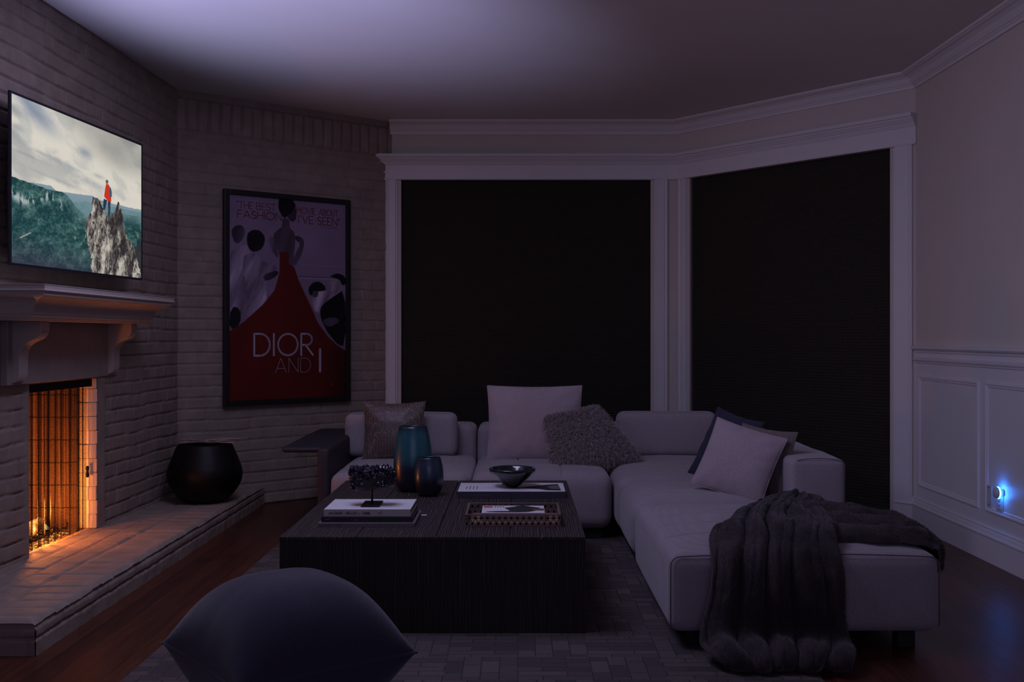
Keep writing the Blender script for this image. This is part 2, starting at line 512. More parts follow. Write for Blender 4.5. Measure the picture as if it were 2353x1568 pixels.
# fireplace wall (left). s runs from near to far
FY0, FY1, FZ = 4.62, 5.325, 0.885
dl = (L0 - Lw) / np.linalg.norm(L0 - Lw)
nl = np.array([dl[1], -dl[0]])
brick_wall('wall_left', Lw, L0 + dl * 0.02, 0.0, H, nl, hole=(FY0 - 2.0, FY1 - 2.0, 0.0, FZ), seed=2,
           label='painted brick fireplace wall on the left', smooth_zone=(FY0 - 2.0 - 0.03, FY1 - 2.0 + 0.10, FZ - 0.9, FZ + 0.30))
mb = MB()
dd = (L1 - L0) / np.linalg.norm(L1 - L0); nd = np.array([dd[1], -dd[0]])
brick_wall('wall_back_left', L0 - dd * 0.02, L1 + dd * 0.03, 0.0, H, nd, soldier=(2.365, 2.57), seed=5,
           label='painted brick corner wall with a soldier course near the ceiling')
mb.box(leftx(0) - 0.12, leftx(0), -1.5, 2.01, 0, H)
tag(mb.build('wall_front_left', M['blank']), 'plain painted wall beyond the fireplace', None, kind='structure')

def wall_hole(name, p0, p1, th, z0, z1, hole, mat, label):
    p0 = np.array(p0); p1 = np.array(p1); Lh = np.linalg.norm(p1 - p0); d = (p1 - p0) / Lh
    n = np.array([-d[1], d[0]])     # outward
    m = MB()
    def seg(s0, s1, za, zb):
        if s1 - s0 < 1e-4 or zb - za < 1e-4: return
        o = (*(p0 + d * s0), za)
        m.obox(o, (*(d * (s1 - s0)), 0), (*(n * th), 0), (0, 0, zb - za))
    if hole:
        s0, s1, za, zb = hole
        seg(0, s0, z0, z1); seg(s1, Lh, z0, z1); seg(s0, s1, zb, z1); seg(s0, s1, z0, za)
    else: seg(0, Lh, z0, z1)
    return tag(m.build(name, mat), label, None, kind='structure')

W1 = (-0.828 + 0.918, 0.942 + 0.918, 0.05, 2.206)
W2 = (0.119, 1.660, 0.05, 2.200)
wall_hole('wall_back', A0, A1, 0.15, 0, H, W1, M['beige'], 'beige back wall around the wide window')
wall_hole('wall_back_right', A1, B1, 0.15, 0, H, W2, M['beige'], 'beige angled wall around the right window')
# right wall: beige above the chair rail, panelled white below
m_ = MB(); m_.box(2.295, 2.45, -1.5, 6.09, 1.02, H); m_.box(2.295, 2.45, -1.5, 6.09, 0, 1.02, 1)
tag(m_.build('wall_right', [M['beige'], M['trim']]), 'beige right wall with white wainscot below', None, kind='structure')

def sweep(name, path, prof, mat, label=None, kind='structure', parent=None, right=True, smooth=False):
    """prof: (d, z) points, d = distance off the wall into the room (path runs with the room on its right)"""
    path = [np.array(p, float) for p in path]
    offs = []
    for i, p in enumerate(path):
        ns = []
        if i > 0:
            t = path[i] - path[i - 1]; t /= np.linalg.norm(t); ns.append(np.array([t[1], -t[0]]))
        if i < len(path) - 1:
            t = path[i + 1] - path[i]; t /= np.linalg.norm(t); ns.append(np.array([t[1], -t[0]]))
        b = sum(ns); b /= np.linalg.norm(b)
        offs.append(b / (b @ ns[0]))
    P = np.array([[(p[0] + o[0] * d, p[1] + o[1] * d, z) for d, z in prof] for p, o in zip(path, offs)])
    m = MB(); m.grid(P, close_v=True)
    k = len(prof)
    m.f.append(tuple(range(k))); m.mi.append(0)
    m.f.append(tuple(reversed(range((len(path) - 1) * k, len(path) * k)))); m.mi.append(0)
    o = m.build(name, mat, parent, smooth)
    fixn(o)
    if label or kind: tag(o, label, None, kind=kind if parent is None else None)
    return o

cr = [(0, 2.522), (.012, 2.522), (.014, 2.538), (.020, 2.541), (.020, 2.547), (.027, 2.551), (.032, 2.558), (.045, 2.578), (.062, 2.590), (.080, 2.594), (.084, 2.598), (.092, 2.600), (.095, 2.606), (.095, 2.6119), (0, 2.6119)]
sweep('trim_1', [(-0.905, 7.49), A1, B1, (2.295, -1.4)], cr, M['trim'], 'white crown moulding below the ceiling')
# window head moulding, continuous over both windows
hd = [(0.001, 2.200), (.026, 2.200), (.026, 2.207), (.020, 2.210), (.020, 2.303), (.026, 2.305), (.028, 2.312), (.034, 2.314), (.036, 2.322), (.042, 2.326), (.050, 2.336), (.060, 2.346), (.062, 2.352), (.068, 2.354), (.074, 2.358), (.074, 2.376), (0.001, 2.376)]
dB = (B1 - A1) / np.linalg.norm(B1 - A1)
sweep('trim_2', [(-1.0, 7.49), A1, B1 + dB * 0.012], hd, M['trim'], 'white moulded head casing running over both windows')

def vprofile(name, p0, d, n, prof, z0, z1, mat, parent=None, label=None):
    """prof: (s, out) closed outline extruded vertically"""
    p0 = np.array(p0); d = np.array(d); n = np.array(n)
    P = np.array([[(*(p0 + d * s + n * q), z) for s, q in prof] for z in (z0, z1)])
    m = MB(); m.grid(P, close_v=True); k = len(prof)
    m.f.append(tuple(range(k))); m.mi.append(0); m.f.append(tuple(reversed(range(k, 2 * k)))); m.mi.append(0)
    o = m.build(name, mat, parent); fixn(o)
    if label: o['label'] = label
    return o

def casing(w, flip=False):
    pr = [(0, 0), (0, .018), (.008, .022), (.014, .018), (.020, .016), (.026, .020), (w - .040, .020), (w - .034, .012), (w - .028, .012), (w - .026, -.004), (w - .002, -.010), (w, -.012), (w, -.06), (w - .03, -.06), (w - .03, 0)]
    return [(w - s, q) for s, q in pr] if flip else pr

dW = np.array([1.0, 0.0]); nW = np.array([0.0, -1.0]); nB = np.array([dB[1], -dB[0]])
w1 = empty('window_1', (0.05, 7.49, 0.05), 'wide back window behind the sofa with white casing', None, kind='structure')
w2 = empty('window_2', (1.7, 6.8, 0.05), 'tall angled right window with white casing', None, kind='structure')
pA = np.array(A0)
vprofile('casing', pA + dW * -0.02, dW, nW, casing(W1[0] + 0.02), 0, 2.20, M['trim'], w1)
vprofile('casing', pA + dW * W1[1], dW, nW, casing(0.120, True), 0, 2.20, M['trim'], w1)
vprofile('casing', A1 + dB * 0.025, dB, nB, casing(W2[0] - 0.025), 0, 2.20, M['trim'], w2)
vprofile('casing', A1 + dB * W2[1], dB, nB, casing(0.148, True), 0, 2.20, M['trim'], w2)
for w, p, d, n, s0, s1 in ((w1, pA, dW, nW, W1[0], W1[1]), (w2, A1, dB, nB, W2[0], W2[1])):
    m = MB()
    m.obox((*(p + d * s0 + n * 0.02), 0.0), (*(d * (s1 - s0)), 0), (*(-n * 0.12), 0), (0, 0, 0.055))
    m.build('sill', M['trim'], w, bevel=0.004)

# blackout pleated shades
def pleated(name, p, d, n, s0, s1, z0, z1, label):
    nz = int((z1 - z0) / 0.019) * 4
    z = np.linspace(z0, z1, nz + 1); ph = np.arange(nz + 1) % 4
    dep = np.where(ph == 0, 0.0, np.where(ph == 2, 0.0030, 0.0022))
    P = np.array([[(*(p + d * s + n * (-0.030 + q)), zz) for s in (s0 + .002, s1 - .002)] for zz, q in zip(z, dep)])
    root = empty(name, (*(p + d * (s0 + s1) / 2 - n * 0.03), z0), label, 'window shade', 'blackout pleated shades')
    m = MB(); m.grid(P)
    P2 = P.copy(); P2[..., :2] -= n * 0.012
    m.grid(P2[::-1]); m.build('shade_fabric', M['shade'], root)
    m = MB(); m.obox((*(p + d * (s0 + .002) + n * -0.022), z0 - 0.02), (*(d * (s1 - s0 - .004)), 0), (*(-n * 0.022), 0), (0, 0, 0.022))
    m.build('bottom_rail', M['shade'], root, bevel=0.003)
    m = MB(); m.obox((*(p + d * (s0 + .002) + n * -0.018), z1 - 0.001), (*(d * (s1 - s0 - .004)), 0), (*(-n * 0.035), 0), (0, 0, 0.004))
    m.build('head_rail', M['shade'], root)
pleated('pleated_window_shade', pA, dW, nW, W1[0], W1[1], 0.08, 2.196, 'black pleated blackout shade on the wide back window behind the big square pillow')
pleated('pleated_window_shade', A1, dB, nB, W2[0], W2[1], 0.08, 2.194, 'black pleated blackout shade on the angled window at the right')

# wainscot mouldings
XR = 2.295
rail = [(0, 1.000), (.008, 1.002), (.010, 1.012), (.026, 1.018), (.032, 1.026), (.032, 1.036), (0, 1.040)]
sweep('trim_3', [(XR, 6.085), (XR, -1.4)], rail, M['trim'], 'white chair rail on the right wall')
sweep('trim_4', [(XR, 6.085), (XR, -1.4)], [(0, .938), (.006, .940), (.010, .950), (.018, .956), (.020, .966), (.008, .972), (0, .974)], M['trim'], 'white moulding band under the chair rail')
sweep('baseboard_right', [B1 - dB * 0.12, B1, (XR, -1.4)], [(0, 0), (.022, 0), (.022, .118), (.028, .122), (.028, .130), (.020, .136), (.016, .150), (.012, .154), (.012, .164), (0, .168)], M['trim'], 'white moulded baseboard on the right wall')
def panel(n, y0, y1, z0, z1):
    m = MB()
    pr = [(0, 0), (.004, .009), (.012, .010), (.018, .006), (.026, .005), (.030, 0.0005)]
    rings = []
    for q, h in pr:
        rings.append([(XR - h, y0 + q, z0 + q), (XR - h, y1 - q, z0 + q), (XR - h, y1 - q, z1 - q), (XR - h, y0 + q, z1 - q)])
    m.grid(np.array(rings), close_v=True)
    o = m.build('trim_%d' % n, M['trim']); fixn(o)
    tag(o, 'raised panel moulding on the right wall wainscot', None, kind='structure')
panel(5, 5.246, 6.035, 0.236, 0.872)
panel(6, 4.36, 5.172, 0.236, 0.872)
panel(7, 3.47, 4.286, 0.236, 0.872)

# electrical plates and night light
def plate(y, z, w, h, label, holes, slots):
    r = empty('wall_plate', (XR, y, z), label, 'wall plate')
    m = MB(); m.box(XR - 0.006, XR, y - w / 2, y + w / 2, z - h / 2, z + h / 2)
    m.build('cover_plate', M['plastic'], r, bevel=0.003)
    for dz in holes:
        m = MB(); m.lathe([(0.0001, 0), (0.0032, 0), (0.0032, 0.002), (0.0001, 0.002)], 0, 0, 12)
        V = m.v[0]; m.v[0] = np.stack([XR - 0.006 - V[:, 2], y + V[:, 0], z + dz + V[:, 1]], 1)
        m.build('screw', M['hole'], r)
    for dz in slots:
        m = MB(); m.box(XR - 0.0085, XR - 0.006, y - 0.016, y + 0.016, z + dz - 0.014, z + dz + 0.014)
        f = m.build('outlet_face', M['plastic'], r, bevel=0.002)
        m = MB(); m.box(XR - 0.0095, XR - 0.0085, y - 0.009, y - 0.007, z + dz - 0.004, z + dz + 0.006)
        m.box(XR - 0.0095, XR - 0.0085, y + 0.006, y + 0.008, z + dz - 0.004, z + dz + 0.006); m.build('slot', M['hole'], f)
plate(5.128, 0.316, 0.056, 0.108, 'white blank wall plate with two screws, left of the night light', (-0.042, 0.042), ())
plate(5.018, 0.308, 0.072, 0.115, 'white electrical outlet plate under the glowing night light', (0.0,), (-0.022, 0.022))

nlr = empty('night_light', (2.286, 5.0, 0.352), 'round white plug-in night light with a glowing blue ring', 'night light')
def xlathe(prof, y, z, n=32):
    m = MB(); m.lathe(prof, 0, 0, n); V = m.v[0]
    m.v[0] = np.stack([V[:, 2], y + V[:, 0], z + V[:, 1]], 1); return m
ny, nz_ = 4.985, 0.354
dome = [(0.0005, 2.246)] + [(0.027 * math.sin(a), 2.262 - 0.016 * math.cos(a)) for a in np.linspace(0.15, PI / 2, 10)] + [(0.027, 2.265), (0.0005, 2.265)]
xlathe(dome, ny, nz_).build('dome', M['plastic'], nlr, smooth=True)
mm = Mat('blue_glow'); mm.set((0.1, 0.5, 0.9), 0.5)
mm.b.inputs['Emission Color'].default_value = (0.03, 0.22, 1.0, 1); mm.b.inputs['Emission Strength'].default_value = 30.0
xlathe([(0.0005, 2.2655), (0.0255, 2.2655), (0.0285, 2.267), (0.0285, 2.270), (0.0255, 2.2715), (0.0005, 2.2715)], ny, nz_).build('glow_ring', mm.m, nlr, smooth=True)
xlathe([(0.0005, 2.272), (0.018, 2.272), (0.018, 2.2865), (0.0005, 2.2865)], ny, nz_).build('plug_body', M['plastic'], nlr)

# ------------------------------------------------------------------ fireplace
def mk_firebrick():
    m = Mat('firebrick')
    br = m.n('ShaderNodeTexBrick'); br.inputs['Scale'].default_value = 1
    br.inputs['Brick Width'].default_value = 4.0; br.inputs['Row Height'].default_value = 0.114
    br.inputs['Mortar Size'].default_value = 0.004; br.inputs['Mortar Smooth'].default_value = 0.3
    br.inputs['Color1'].default_value = (0.26, 0.15, 0.09, 1); br.inputs['Color2'].default_value = (0.20, 0.115, 0.07, 1)
    br.inputs['Mortar'].default_value = (0.05, 0.03, 0.02, 1)
    m.l(m.mapping((1, 1, 1), (PI / 2, 0, 0)), br.inputs['Vector'])
    n = m.noise(25.0, detail=5)
    m.set(m.mix(0.5, br.outputs['Color'], m.ramp(n, [(0.3, (0.5,) * 3), (0.7, (1, 1, 1))]), 'MULTIPLY'), 0.85)
    p = m.bump(br.outputs['Fac'], -0.6, 0.006); m.bump(n, 0.4, 0.004, p)
    return m.m
M['firebrick'] = mk_firebrick()
HZ = 0.125
m = MB()
xb = -2.62
m.box(xb, leftx(FY1) - 0.012, FY1, FY1 + 0.1, 0.0, 1.0)
m.box(xb, leftx(FY0) - 0.012, FY0 - 0.1, FY0, 0.0, 1.0)
m.box(xb - 0.1, xb, FY0 - 0.1, FY1 + 0.1, 0.0, 1.0)
m.box(xb, leftx(5.0) - 0.012, FY0, FY1, FZ + 0.015, FZ + 0.1)
m.box(xb, leftx(5.0) - 0.01, FY0, FY1, 0.0, HZ - 0.004)
tag(m.build('wall_firebox', M['firebrick']), 'brick lining of the lit fireplace opening', None, kind='structure')
# painted brick far jamb in courses, with firelight put into its paler colour
m = MB()
z = HZ
k = 0
while z < FZ - 0.01:
    hgt = min(0.0705, FZ - z)
    e = 0.003 * math.sin(k * 2.3)
    m.box(leftx(FY1) - 0.10, leftx(FY1) - 0.002 + e * 0.5, FY1 - 0.008 + e, FY1 + 0.02, z + 0.0012, z + hgt - 0.0012)
    m.box(leftx(FY1) - 0.10, leftx(FY1) - 0.006, FY1 - 0.004, FY1 + 0.02, z - .001, z + hgt)
    z += hgt; k += 1
tag(m.build('wall_jamb', mk_paint('firelit_brick_paint', (0.66, 0.58, 0.46), 0.7, 0.2), bevel=0.004), 'painted brick edge of the fireplace opening', None, kind='structure')

# hearth
def mk_hearth():
    root = empty('hearth', (-1.9, 5.2, 0), 'raised painted brick hearth along the fireplace wall', 'hearth', kind='structure')
    x0, x1, y0, y1 = -2.30, -1.65, 3.61, 7.2
    step = 0.009
    xs = np.arange(x0, x1 + 1e-6, step); ys = np.arange(y0, y1, step)
    X, Y = np.meshgrid(xs, ys, indexing='ij')
    Xw = X + 0.01 * (fbm(X * 5, Y * 5, 1) - 0.5); Yw = Y + 0.012 * (fbm(X * 5, Y * 5, 4) - 0.5)
    row = np.floor((x1 - Xw) / 0.108); fr = (x1 - Xw) / 0.108 - row
    cl = Yw / 0.215 + (row % 2) * 0.5; c = np.floor(cl); fc = cl - c
    # outer row are headers
    hd_ = row < 1.85
    row2 = np.floor((x1 - Xw) / 0.205); fr2 = (x1 - Xw) / 0.205 - row2
    cl2 = Yw / 0.105; c2 = np.floor(cl2); fc2 = cl2 - c2
    dr = np.where(hd_, np.minimum(fr2, 1 - fr2) * 0.205, np.minimum(fr, 1 - fr) * 0.108)
    dc = np.where(hd_, np.minimum(fc2, 1 - fc2) * 0.105, np.minimum(fc, 1 - fc) * 0.215)
    wob = 0.005 * (fbm(X * 25, Y * 25, 8, 3) - 0.5)
    h = (0.35 + 0.65 * sstep(0.001, 0.010, dr + wob)) * (0.4 + 0.6 * sstep(0.001, 0.010, dc + wob))
    per = _tab[(np.where(hd_, row2 + 50, row).astype(int) * 7) & 255, (np.where(hd_, c2, c).astype(int) * 13) & 255]
    edge = sstep(-.004, 0.022, x1 - X + 0.006 * (per - .5)) * sstep(-.004, 0.022, Y - y0)
    Z = HZ - 0.012 + 0.009 * h + 0.004 * per + 0.006 * (fbm(X * 9, Y * 9, 6) - 0.5) - 0.012 * (1 - edge)
    P = np.stack([X, Y, Z], -1)
    m = MB(); m.grid(P)
    # edge faces: two courses
    def face(T, fx, fy, nx, ny_, seed):
        zz = np.linspace(0, HZ - 0.022, 22)
        S, ZZ = np.meshgrid(T, zz, indexing='ij')
        cut = 0.058
        dz = np.minimum(np.abs(ZZ - cut), 0.03)
        cc = S / 0.105 + (ZZ > cut) * 0.4; fcc = cc - np.floor(cc); dsv = np.minimum(fcc, 1 - fcc) * 0.105
        hh = .35 + .65 * sstep(0.000, 0.008, dz + 0.006 * (fbm(S * 20, ZZ * 20, seed) - .5)) * (0.5 + 0.5 * sstep(0.001, 0.010, dsv))
        dep = -0.014 + 0.014 * hh + 0.012 * (fbm(S * 8, ZZ * 8, seed + 2) - 0.5) - 0.010 * sstep(HZ - .04, HZ - .02, ZZ)
        return fx(S) + nx * dep, fy(S) + ny_ * dep, ZZ
    a, b, c_ = face(ys, lambda s: np.full_like(s, x1), lambda s: s, 1, 0, 3)
    top = P[-1][:, None, :]
    m.grid(np.concatenate([np.stack([a, b, c_], -1), top], 1))
    a, b, c_ = face(xs, lambda s: s, lambda s: np.full_like(s, y0), 0, -1, 5)
    top = P[:, 0][:, None, :]
    m.grid(np.concatenate([np.stack([a, b, c_], -1), top], 1), flip=True)
    m.build('hearth_brickwork', M['brick'], root, smooth=True)
mk_hearth()

# smooth lintel panel behind the corbels
m = MB()
m.box(leftx(5) - 0.01, leftx(5) + 0.022, 4.36, 5.56, FZ + 0.004, 1.158)
tag(m.build('wall_lintel', M['stone'], bevel=0.004), 'smooth plaster lintel between the mantel brackets', None, kind='structure')

# mantel shelf
def mk_mantel():
    root = empty('mantel_shelf', (-2.1, 4.84, 1.158), 'painted mantel shelf with cove moulding on curved brackets below the television', 'mantel')
    wx = leftx(4.3) + 0.002
    prof = [(0.0, 1.298), (0.0, 1.298), (0.003, 1.292), (0.003, 1.280), (0.000, 1.272), (0.008, 1.270), (0.012, 1.262), (0.012, 1.254), (0.018, 1.252)]
    # cove
    for t in np.linspace(0, 1, 9):
        a = t * PI / 2
        prof.append((0.022 + 0.062 * math.sin(a) ** 1.1, 1.249 - 0.056 * (1 - math.cos(a)) - 0.006 * t))
    prof += [(0.086, 1.183), (0.090, 1.180), (0.090, 1.172), (0.096, 1.170), (0.098, 1.164), (0.104, 1.162), (0.104, 1.158)]
    X1, Y0, Y1 = -1.822, 4.07, 5.61
    rings = [[(wx, Y0 + d, z), (X1 - d, Y0 + d, z), (X1 - d, Y1 - d, z), (wx, Y1 - d, z)] for d, z in prof]
    m = MB(); m.grid(np.array(rings), close_v=True)
    k = len(prof)
    m.f.append((0, 1, 2, 3)); m.mi.append(0); m.f.append(tuple(4 * (k - 1) + i for i in (3, 2, 1, 0))); m.mi.append(0)
    o = m.build('shelf', M['mantel'], root, bevel=0.002); fixn(o)
    # corbels
    for y0 in (4.40, 5.43):
        xw = leftx(y0) + 0.004
        out = [(xw, 1.158), (-1.988, 1.158), (-1.988, 1.120), (-1.992, 1.105), (-2.000, 1.092), (-2.012, 1.082), (-2.030, 1.075), (-2.048, 1.066), (-2.062, 1.054), (-2.072, 1.038), (-2.077, 1.018), (-2.079, 0.99), (-2.079, 0.94), (-2.082, 0.922), (-2.089, 0.908), (-2.100, 0.900), (xw, 0.896)]
        P = np.array([[(x, y, z) for x, z in out] for y in (y0, y0 + 0.08)])
        m = MB(); m.grid(P, close_v=True); k = len(out)
        m.f.append(tuple(range(k))); m.mi.append(0); m.f.append(tuple(reversed(range(k, 2 * k)))); m.mi.append(0)
        o = m.build('bracket', M['mantel'], root, bevel=0.002); fixn(o)
mk_mantel()

# firescreen curtain
def mk_screen():
    root = empty('fireplace_screen', (leftx(5) - 0.04, 4.97, HZ), 'hanging black metal mesh curtain closing the lit fireplace', 'fire screen')
    mt = Mat('metal_mesh')
    sx = mt.n('ShaderNodeSeparateXYZ'); mt.l(mt.tc.outputs['Object'], sx.inputs[0])
    Yc, Zc = sx.outputs[1], sx.outputs[2]
    a = mt.math('SINE', mt.math('MULTIPLY', Yc, 2 * PI / 0.0085))
    zz = mt.math('ADD', mt.math('MULTIPLY', Zc, 2 * PI / 0.0065), mt.math('MULTIPLY', a, 1.3))
    b = mt.math('SINE', zz)
    s = mt.math('MULTIPLY', b, 0.5)
    gather = mt.noise(1.0, mt.mapping((0, 42, 0.18)), detail=2, rough=0.6)
    g = mt.math('MULTIPLY', mt.math('SUBTRACT', gather, 0.5), 6.0)
    al = mt.math('ADD', mt.math('ADD', mt.math('MULTIPLY', s, 1.8), g), 0.86)
    al2 = mt.n('ShaderNodeClamp'); mt.l(al, al2.inputs[0]); al2.inputs['Min'].default_value = 0.12; al2.inputs['Max'].default_value = 0.97
    mt.set((0.02, 0.014, 0.01), 0.45, 0.6)
    mt.l(al2.outputs[0], mt.b.inputs['Alpha'])
    ys = np.linspace(FY0 + 0.005, FY1 - 0.028, 260); zs = np.linspace(HZ + 0.004, FZ - 0.03, 30)
    Yg, Zg = np.meshgrid(ys, zs, indexing='ij')
    xw = np.vectorize(leftx)(Yg) - 0.048
    f = 0.007 * np.sin(Yg * 2 * PI / 0.052 + 1.5 * np.sin(Yg * 11)) + 0.004 * np.sin(Yg * 2 * PI / 0.031 + 2)
    P = np.stack([xw + f * (0.7 + 0.3 * (Zg - HZ)), Yg, Zg], -1)
    m = MB(); m.grid(P); m.build('mesh_curtain', mt.m, root, smooth=True)
    m = MB()
    m.obox((leftx(FY0) - 0.036, FY0 + 0.002, FZ - 0.042), (0.028, 0, 0), (leftx(FY1) - leftx(FY0), FY1 - FY0 - 0.050, 0), (0, 0, 0.040))
    m.build('valance_bar', M['iron'], root, bevel=0.002)
    m = MB(); y = FY1 - 0.034; x = leftx(y) - 0.036
    m.tube([(x, y, 0.385), (x, y, 0.388), (x, y, 0.40), (x, y, 0.415), (x, y, 0.432), (x, y, 0.44), (x, y, 0.443)], [.003, .008, .0085, .005, .0085, .008, .003], 10)
    m.build('pull_handle', M['iron'], root, smooth=True)
mk_screen()

# fire
def mk_fire():
    bark = Mat('charred_wood')
    n = bark.noise(22.0, detail=6, rough=0.7)
    bark.set(bark.ramp(n, [(0.35, (0.01, 0.008, 0.006)), (0.7, (0.07, 0.045, 0.03))]), 0.9)
    bark.bump(n, 0.8, 0.01)
    em = bark.ramp(bark.noise(14.0, detail=3), [(0.58, (0, 0, 0)), (0.70, (1.0, 0.25, 0.04))])
    bark.l(em, bark.b.inputs['Emission Color']); bark.b.inputs['Emission Strength'].default_value = 3.5
    lab = ['charred log with a round cut end, topmost on the fire', 'burning log lying low at the front of the fire', 'burning log at the back of the grate', 'short glowing log at the bottom of the fire']
    logs = [((-2.33, 4.90, .268), (-2.46, 5.16, .250), .040), ((-2.27, 4.80, .190), (-2.30, 5.12, .186), .036), ((-2.42, 4.82, .190), (-2.46, 5.20, .188), .044), ((-2.345, 4.84, .187), (-2.37, 5.05, .187), .032)]
    for i, (a, b, r) in enumerate(logs):
        a = np.array(a); b = np.array(b); L = np.linalg.norm(b - a); d = (b - a) / L
        n_, k_ = 22, 28
        up = np.array([0, 0, 1.]); x = np.cross(d, up); x /= np.linalg.norm(x); y = np.cross(x, d)
        R = []
        for t in np.linspace(0, 1, n_):
            R.append([a + d * L * t + (x * math.cos(q) + y * math.sin(q)) * r * (0.86 + 0.28 * float(fbm(np.array(t * 5 + i * 3), np.array(q * 1.2), 3))) for q in np.arange(k_) * 2 * PI / k_])
        m = MB(); m.grid(np.array(R), close_v=True)
        m.f.append(tuple(range(k_))); m.mi.append(0); m.f.append(tuple(reversed(range((n_ - 1) * k_, n_ * k_)))); m.mi.append(0)
        o = m.build('log', bark.m, smooth=False); fixn(o)
        tag(o, lab[i], 'log', 'logs on the fire')
    # grate
    root = empty('fire_grate', (-2.37, 5.0, HZ), 'black iron grate holding the burning logs', 'grate')
    for y in np.linspace(4.80, 5.20, 6):
        m = MB(); m.tube([(-2.22, y, .175), (-2.225, y, .148), (-2.30, y, .145), (-2.45, y, .145), (-2.52, y, .165)], .006, 8); m.build('bar', M['iron'], root, smooth=True)
    m = MB()
    for x in (-2.26, -2.47):
        m.tube([(x, 4.78, .140), (x, 5.22, .140)], .006, 8)
        for y in (4.82, 5.18): m.tube([(x, y, .121), (x, y, .14)], .006, 8)
    m.build('frame', M['iron'], root, smooth=True)
    # flames
    fl = Mat('flame')
    sx = fl.n('ShaderNodeSeparateXYZ'); fl.l(fl.tc.outputs['Object'], sx.inputs[0])
    mr = fl.n('ShaderNodeMapRange'); mr.inputs['From Min'].default_value = 0.15; mr.inputs['From Max'].default_value = 0.50; fl.l(sx.outputs[2], mr.inputs['Value'])
    c = fl.ramp(mr.outputs[0], [(0.0, (1.0, 0.62, 0.22)), (0.5, (1.0, 0.42, 0.10)), (1.0, (0.9, 0.16, 0.02))])
    fl.set((0, 0, 0), 1.0, spec=0)
    fl.l(c, fl.b.inputs['Emission Color']); fl.b.inputs['Emission Strength'].default_value = 2.6
    al = fl.ramp(mr.outputs[0], [(0.0, (0.75,) * 3), (1.0, (0.12,) * 3)])
    fl.l(al, fl.b.inputs['Alpha'])
    m = MB()
    R = random.Random(4)
    for i in range(12):
        x = R.uniform(-2.46, -2.25); y = R.uniform(4.78, 5.10); h = R.uniform(0.02, 0.07); w = R.uniform(.010, .022)
        pts = []; rs = []
        for t in np.linspace(0, 1, 10):
            pts.append((x + .016 * math.sin(t * 4 + i), y + .02 * math.sin(t * 3.3 + i * 2), .172 + h * t))
            rs.append(max(.0008, w * (1 - t) ** 0.8 * (0.45 + 1.2 * t * (1 - t) * 2)))
        m.tube(pts, rs, 8)
    o = m.build('flames', fl.m, smooth=True)
    tag(o, 'small orange flames licking around the logs', 'fire', kind='stuff')
    # embers
    eb = Mat('embers'); n = eb.noise(60.0, detail=3)
    eb.set((0.02, 0.012, 0.01), 0.9)
    e = eb.ramp(n, [(0.50, (0.05, 0.008, 0.0)), (0.62, (1.0, 0.36, 0.08))])
    eb.l(e, eb.b.inputs['Emission Color']); eb.b.inputs['Emission Strength'].default_value = 4.0
    xs = np.linspace(-2.54, -2.21, 50); ys = np.linspace(4.76, 5.22, 70); X, Y = np.meshgrid(xs, ys, indexing='ij')
    Z = HZ + 0.001 + 0.017 * fbm(X * 40, Y * 40, 2, 3) * np.clip((1 - ((X + 2.375) / .165) ** 2) * (1 - ((Y - 4.99) / .23) ** 2) * 3, 0, 1)
    m = MB(); m.grid(np.stack([X, Y, Z], -1)); o = m.build('embers', eb.m)
    tag(o, 'bed of glowing embers under the grate', 'embers', kind='stuff')
    for loc, e, r in (((-2.29, 4.96, .27), 25.0, .05), ((-2.24, 4.90, .20), 8.0, .03)):
        d = bpy.data.lights.new('fire_light', 'POINT'); d.energy = e; d.color = (1.0, 0.27, 0.05); d.shadow_soft_size = r
        o = bpy.data.objects.new('fire_light', d); o.location = loc; C.objects.link(o)
mk_fire()

# ------------------------------------------------------------------ picture rasters (television image, poster print)
def soft(poly, it=1):
    P = [tuple(q) for q in poly]
    for _ in range(it):
        o = []
        for a, b in zip(P, P[1:] + P[:1]):
            o += [(a[0] * .75 + b[0] * .25, a[1] * .75 + b[1] * .25), (a[0] * .25 + b[0] * .75, a[1] * .25 + b[1] * .75)]
        P = o
    return P
def inpoly(U, V, poly):
    poly = np.array(poly, float); r = np.zeros(U.shape, bool)
    x0, y0 = poly[-1]
    for x1, y1 in poly:
        c = ((y1 > V) != (y0 > V)) & (U < (x0 - x1) * (V - y1) / (y0 - y1 + 1e-12) + x1)
        r ^= c; x0, y0 = x1, y1
    return r
def put(img, mask, col, a=1.0):
    col = np.array(col, float)
    k = (mask.astype(float) * a)[..., None]
    img[:] = img * (1 - k) + col * k
def picture_mesh(name, origin, du, dv, img, mat, parent):
    n, m_ = img.shape[:2]     # rows (v), cols (u); one colour per vertex
    u = np.linspace(0, 1, m_); v = np.linspace(0, 1, n)
    U, V = np.meshgrid(u, v)
    P = np.array(origin)[None, None] + U[..., None] * np.array(du) + V[..., None] * np.array(dv)
    mb_ = MB(); mb_.grid(P, flip=False); me = mb_.mesh(name)
    a = me.color_attributes.new('print', 'FLOAT_COLOR', 'POINT')
    L_ = np.where(img <= 0.04045, img / 12.92, ((img + 0.055) / 1.055) ** 2.4)
    a.data.foreach_set('color', np.concatenate([L_, np.ones((n, m_, 1))], -1).astype(np.float32).ravel())
    return link(name, me, mat, parent, False)

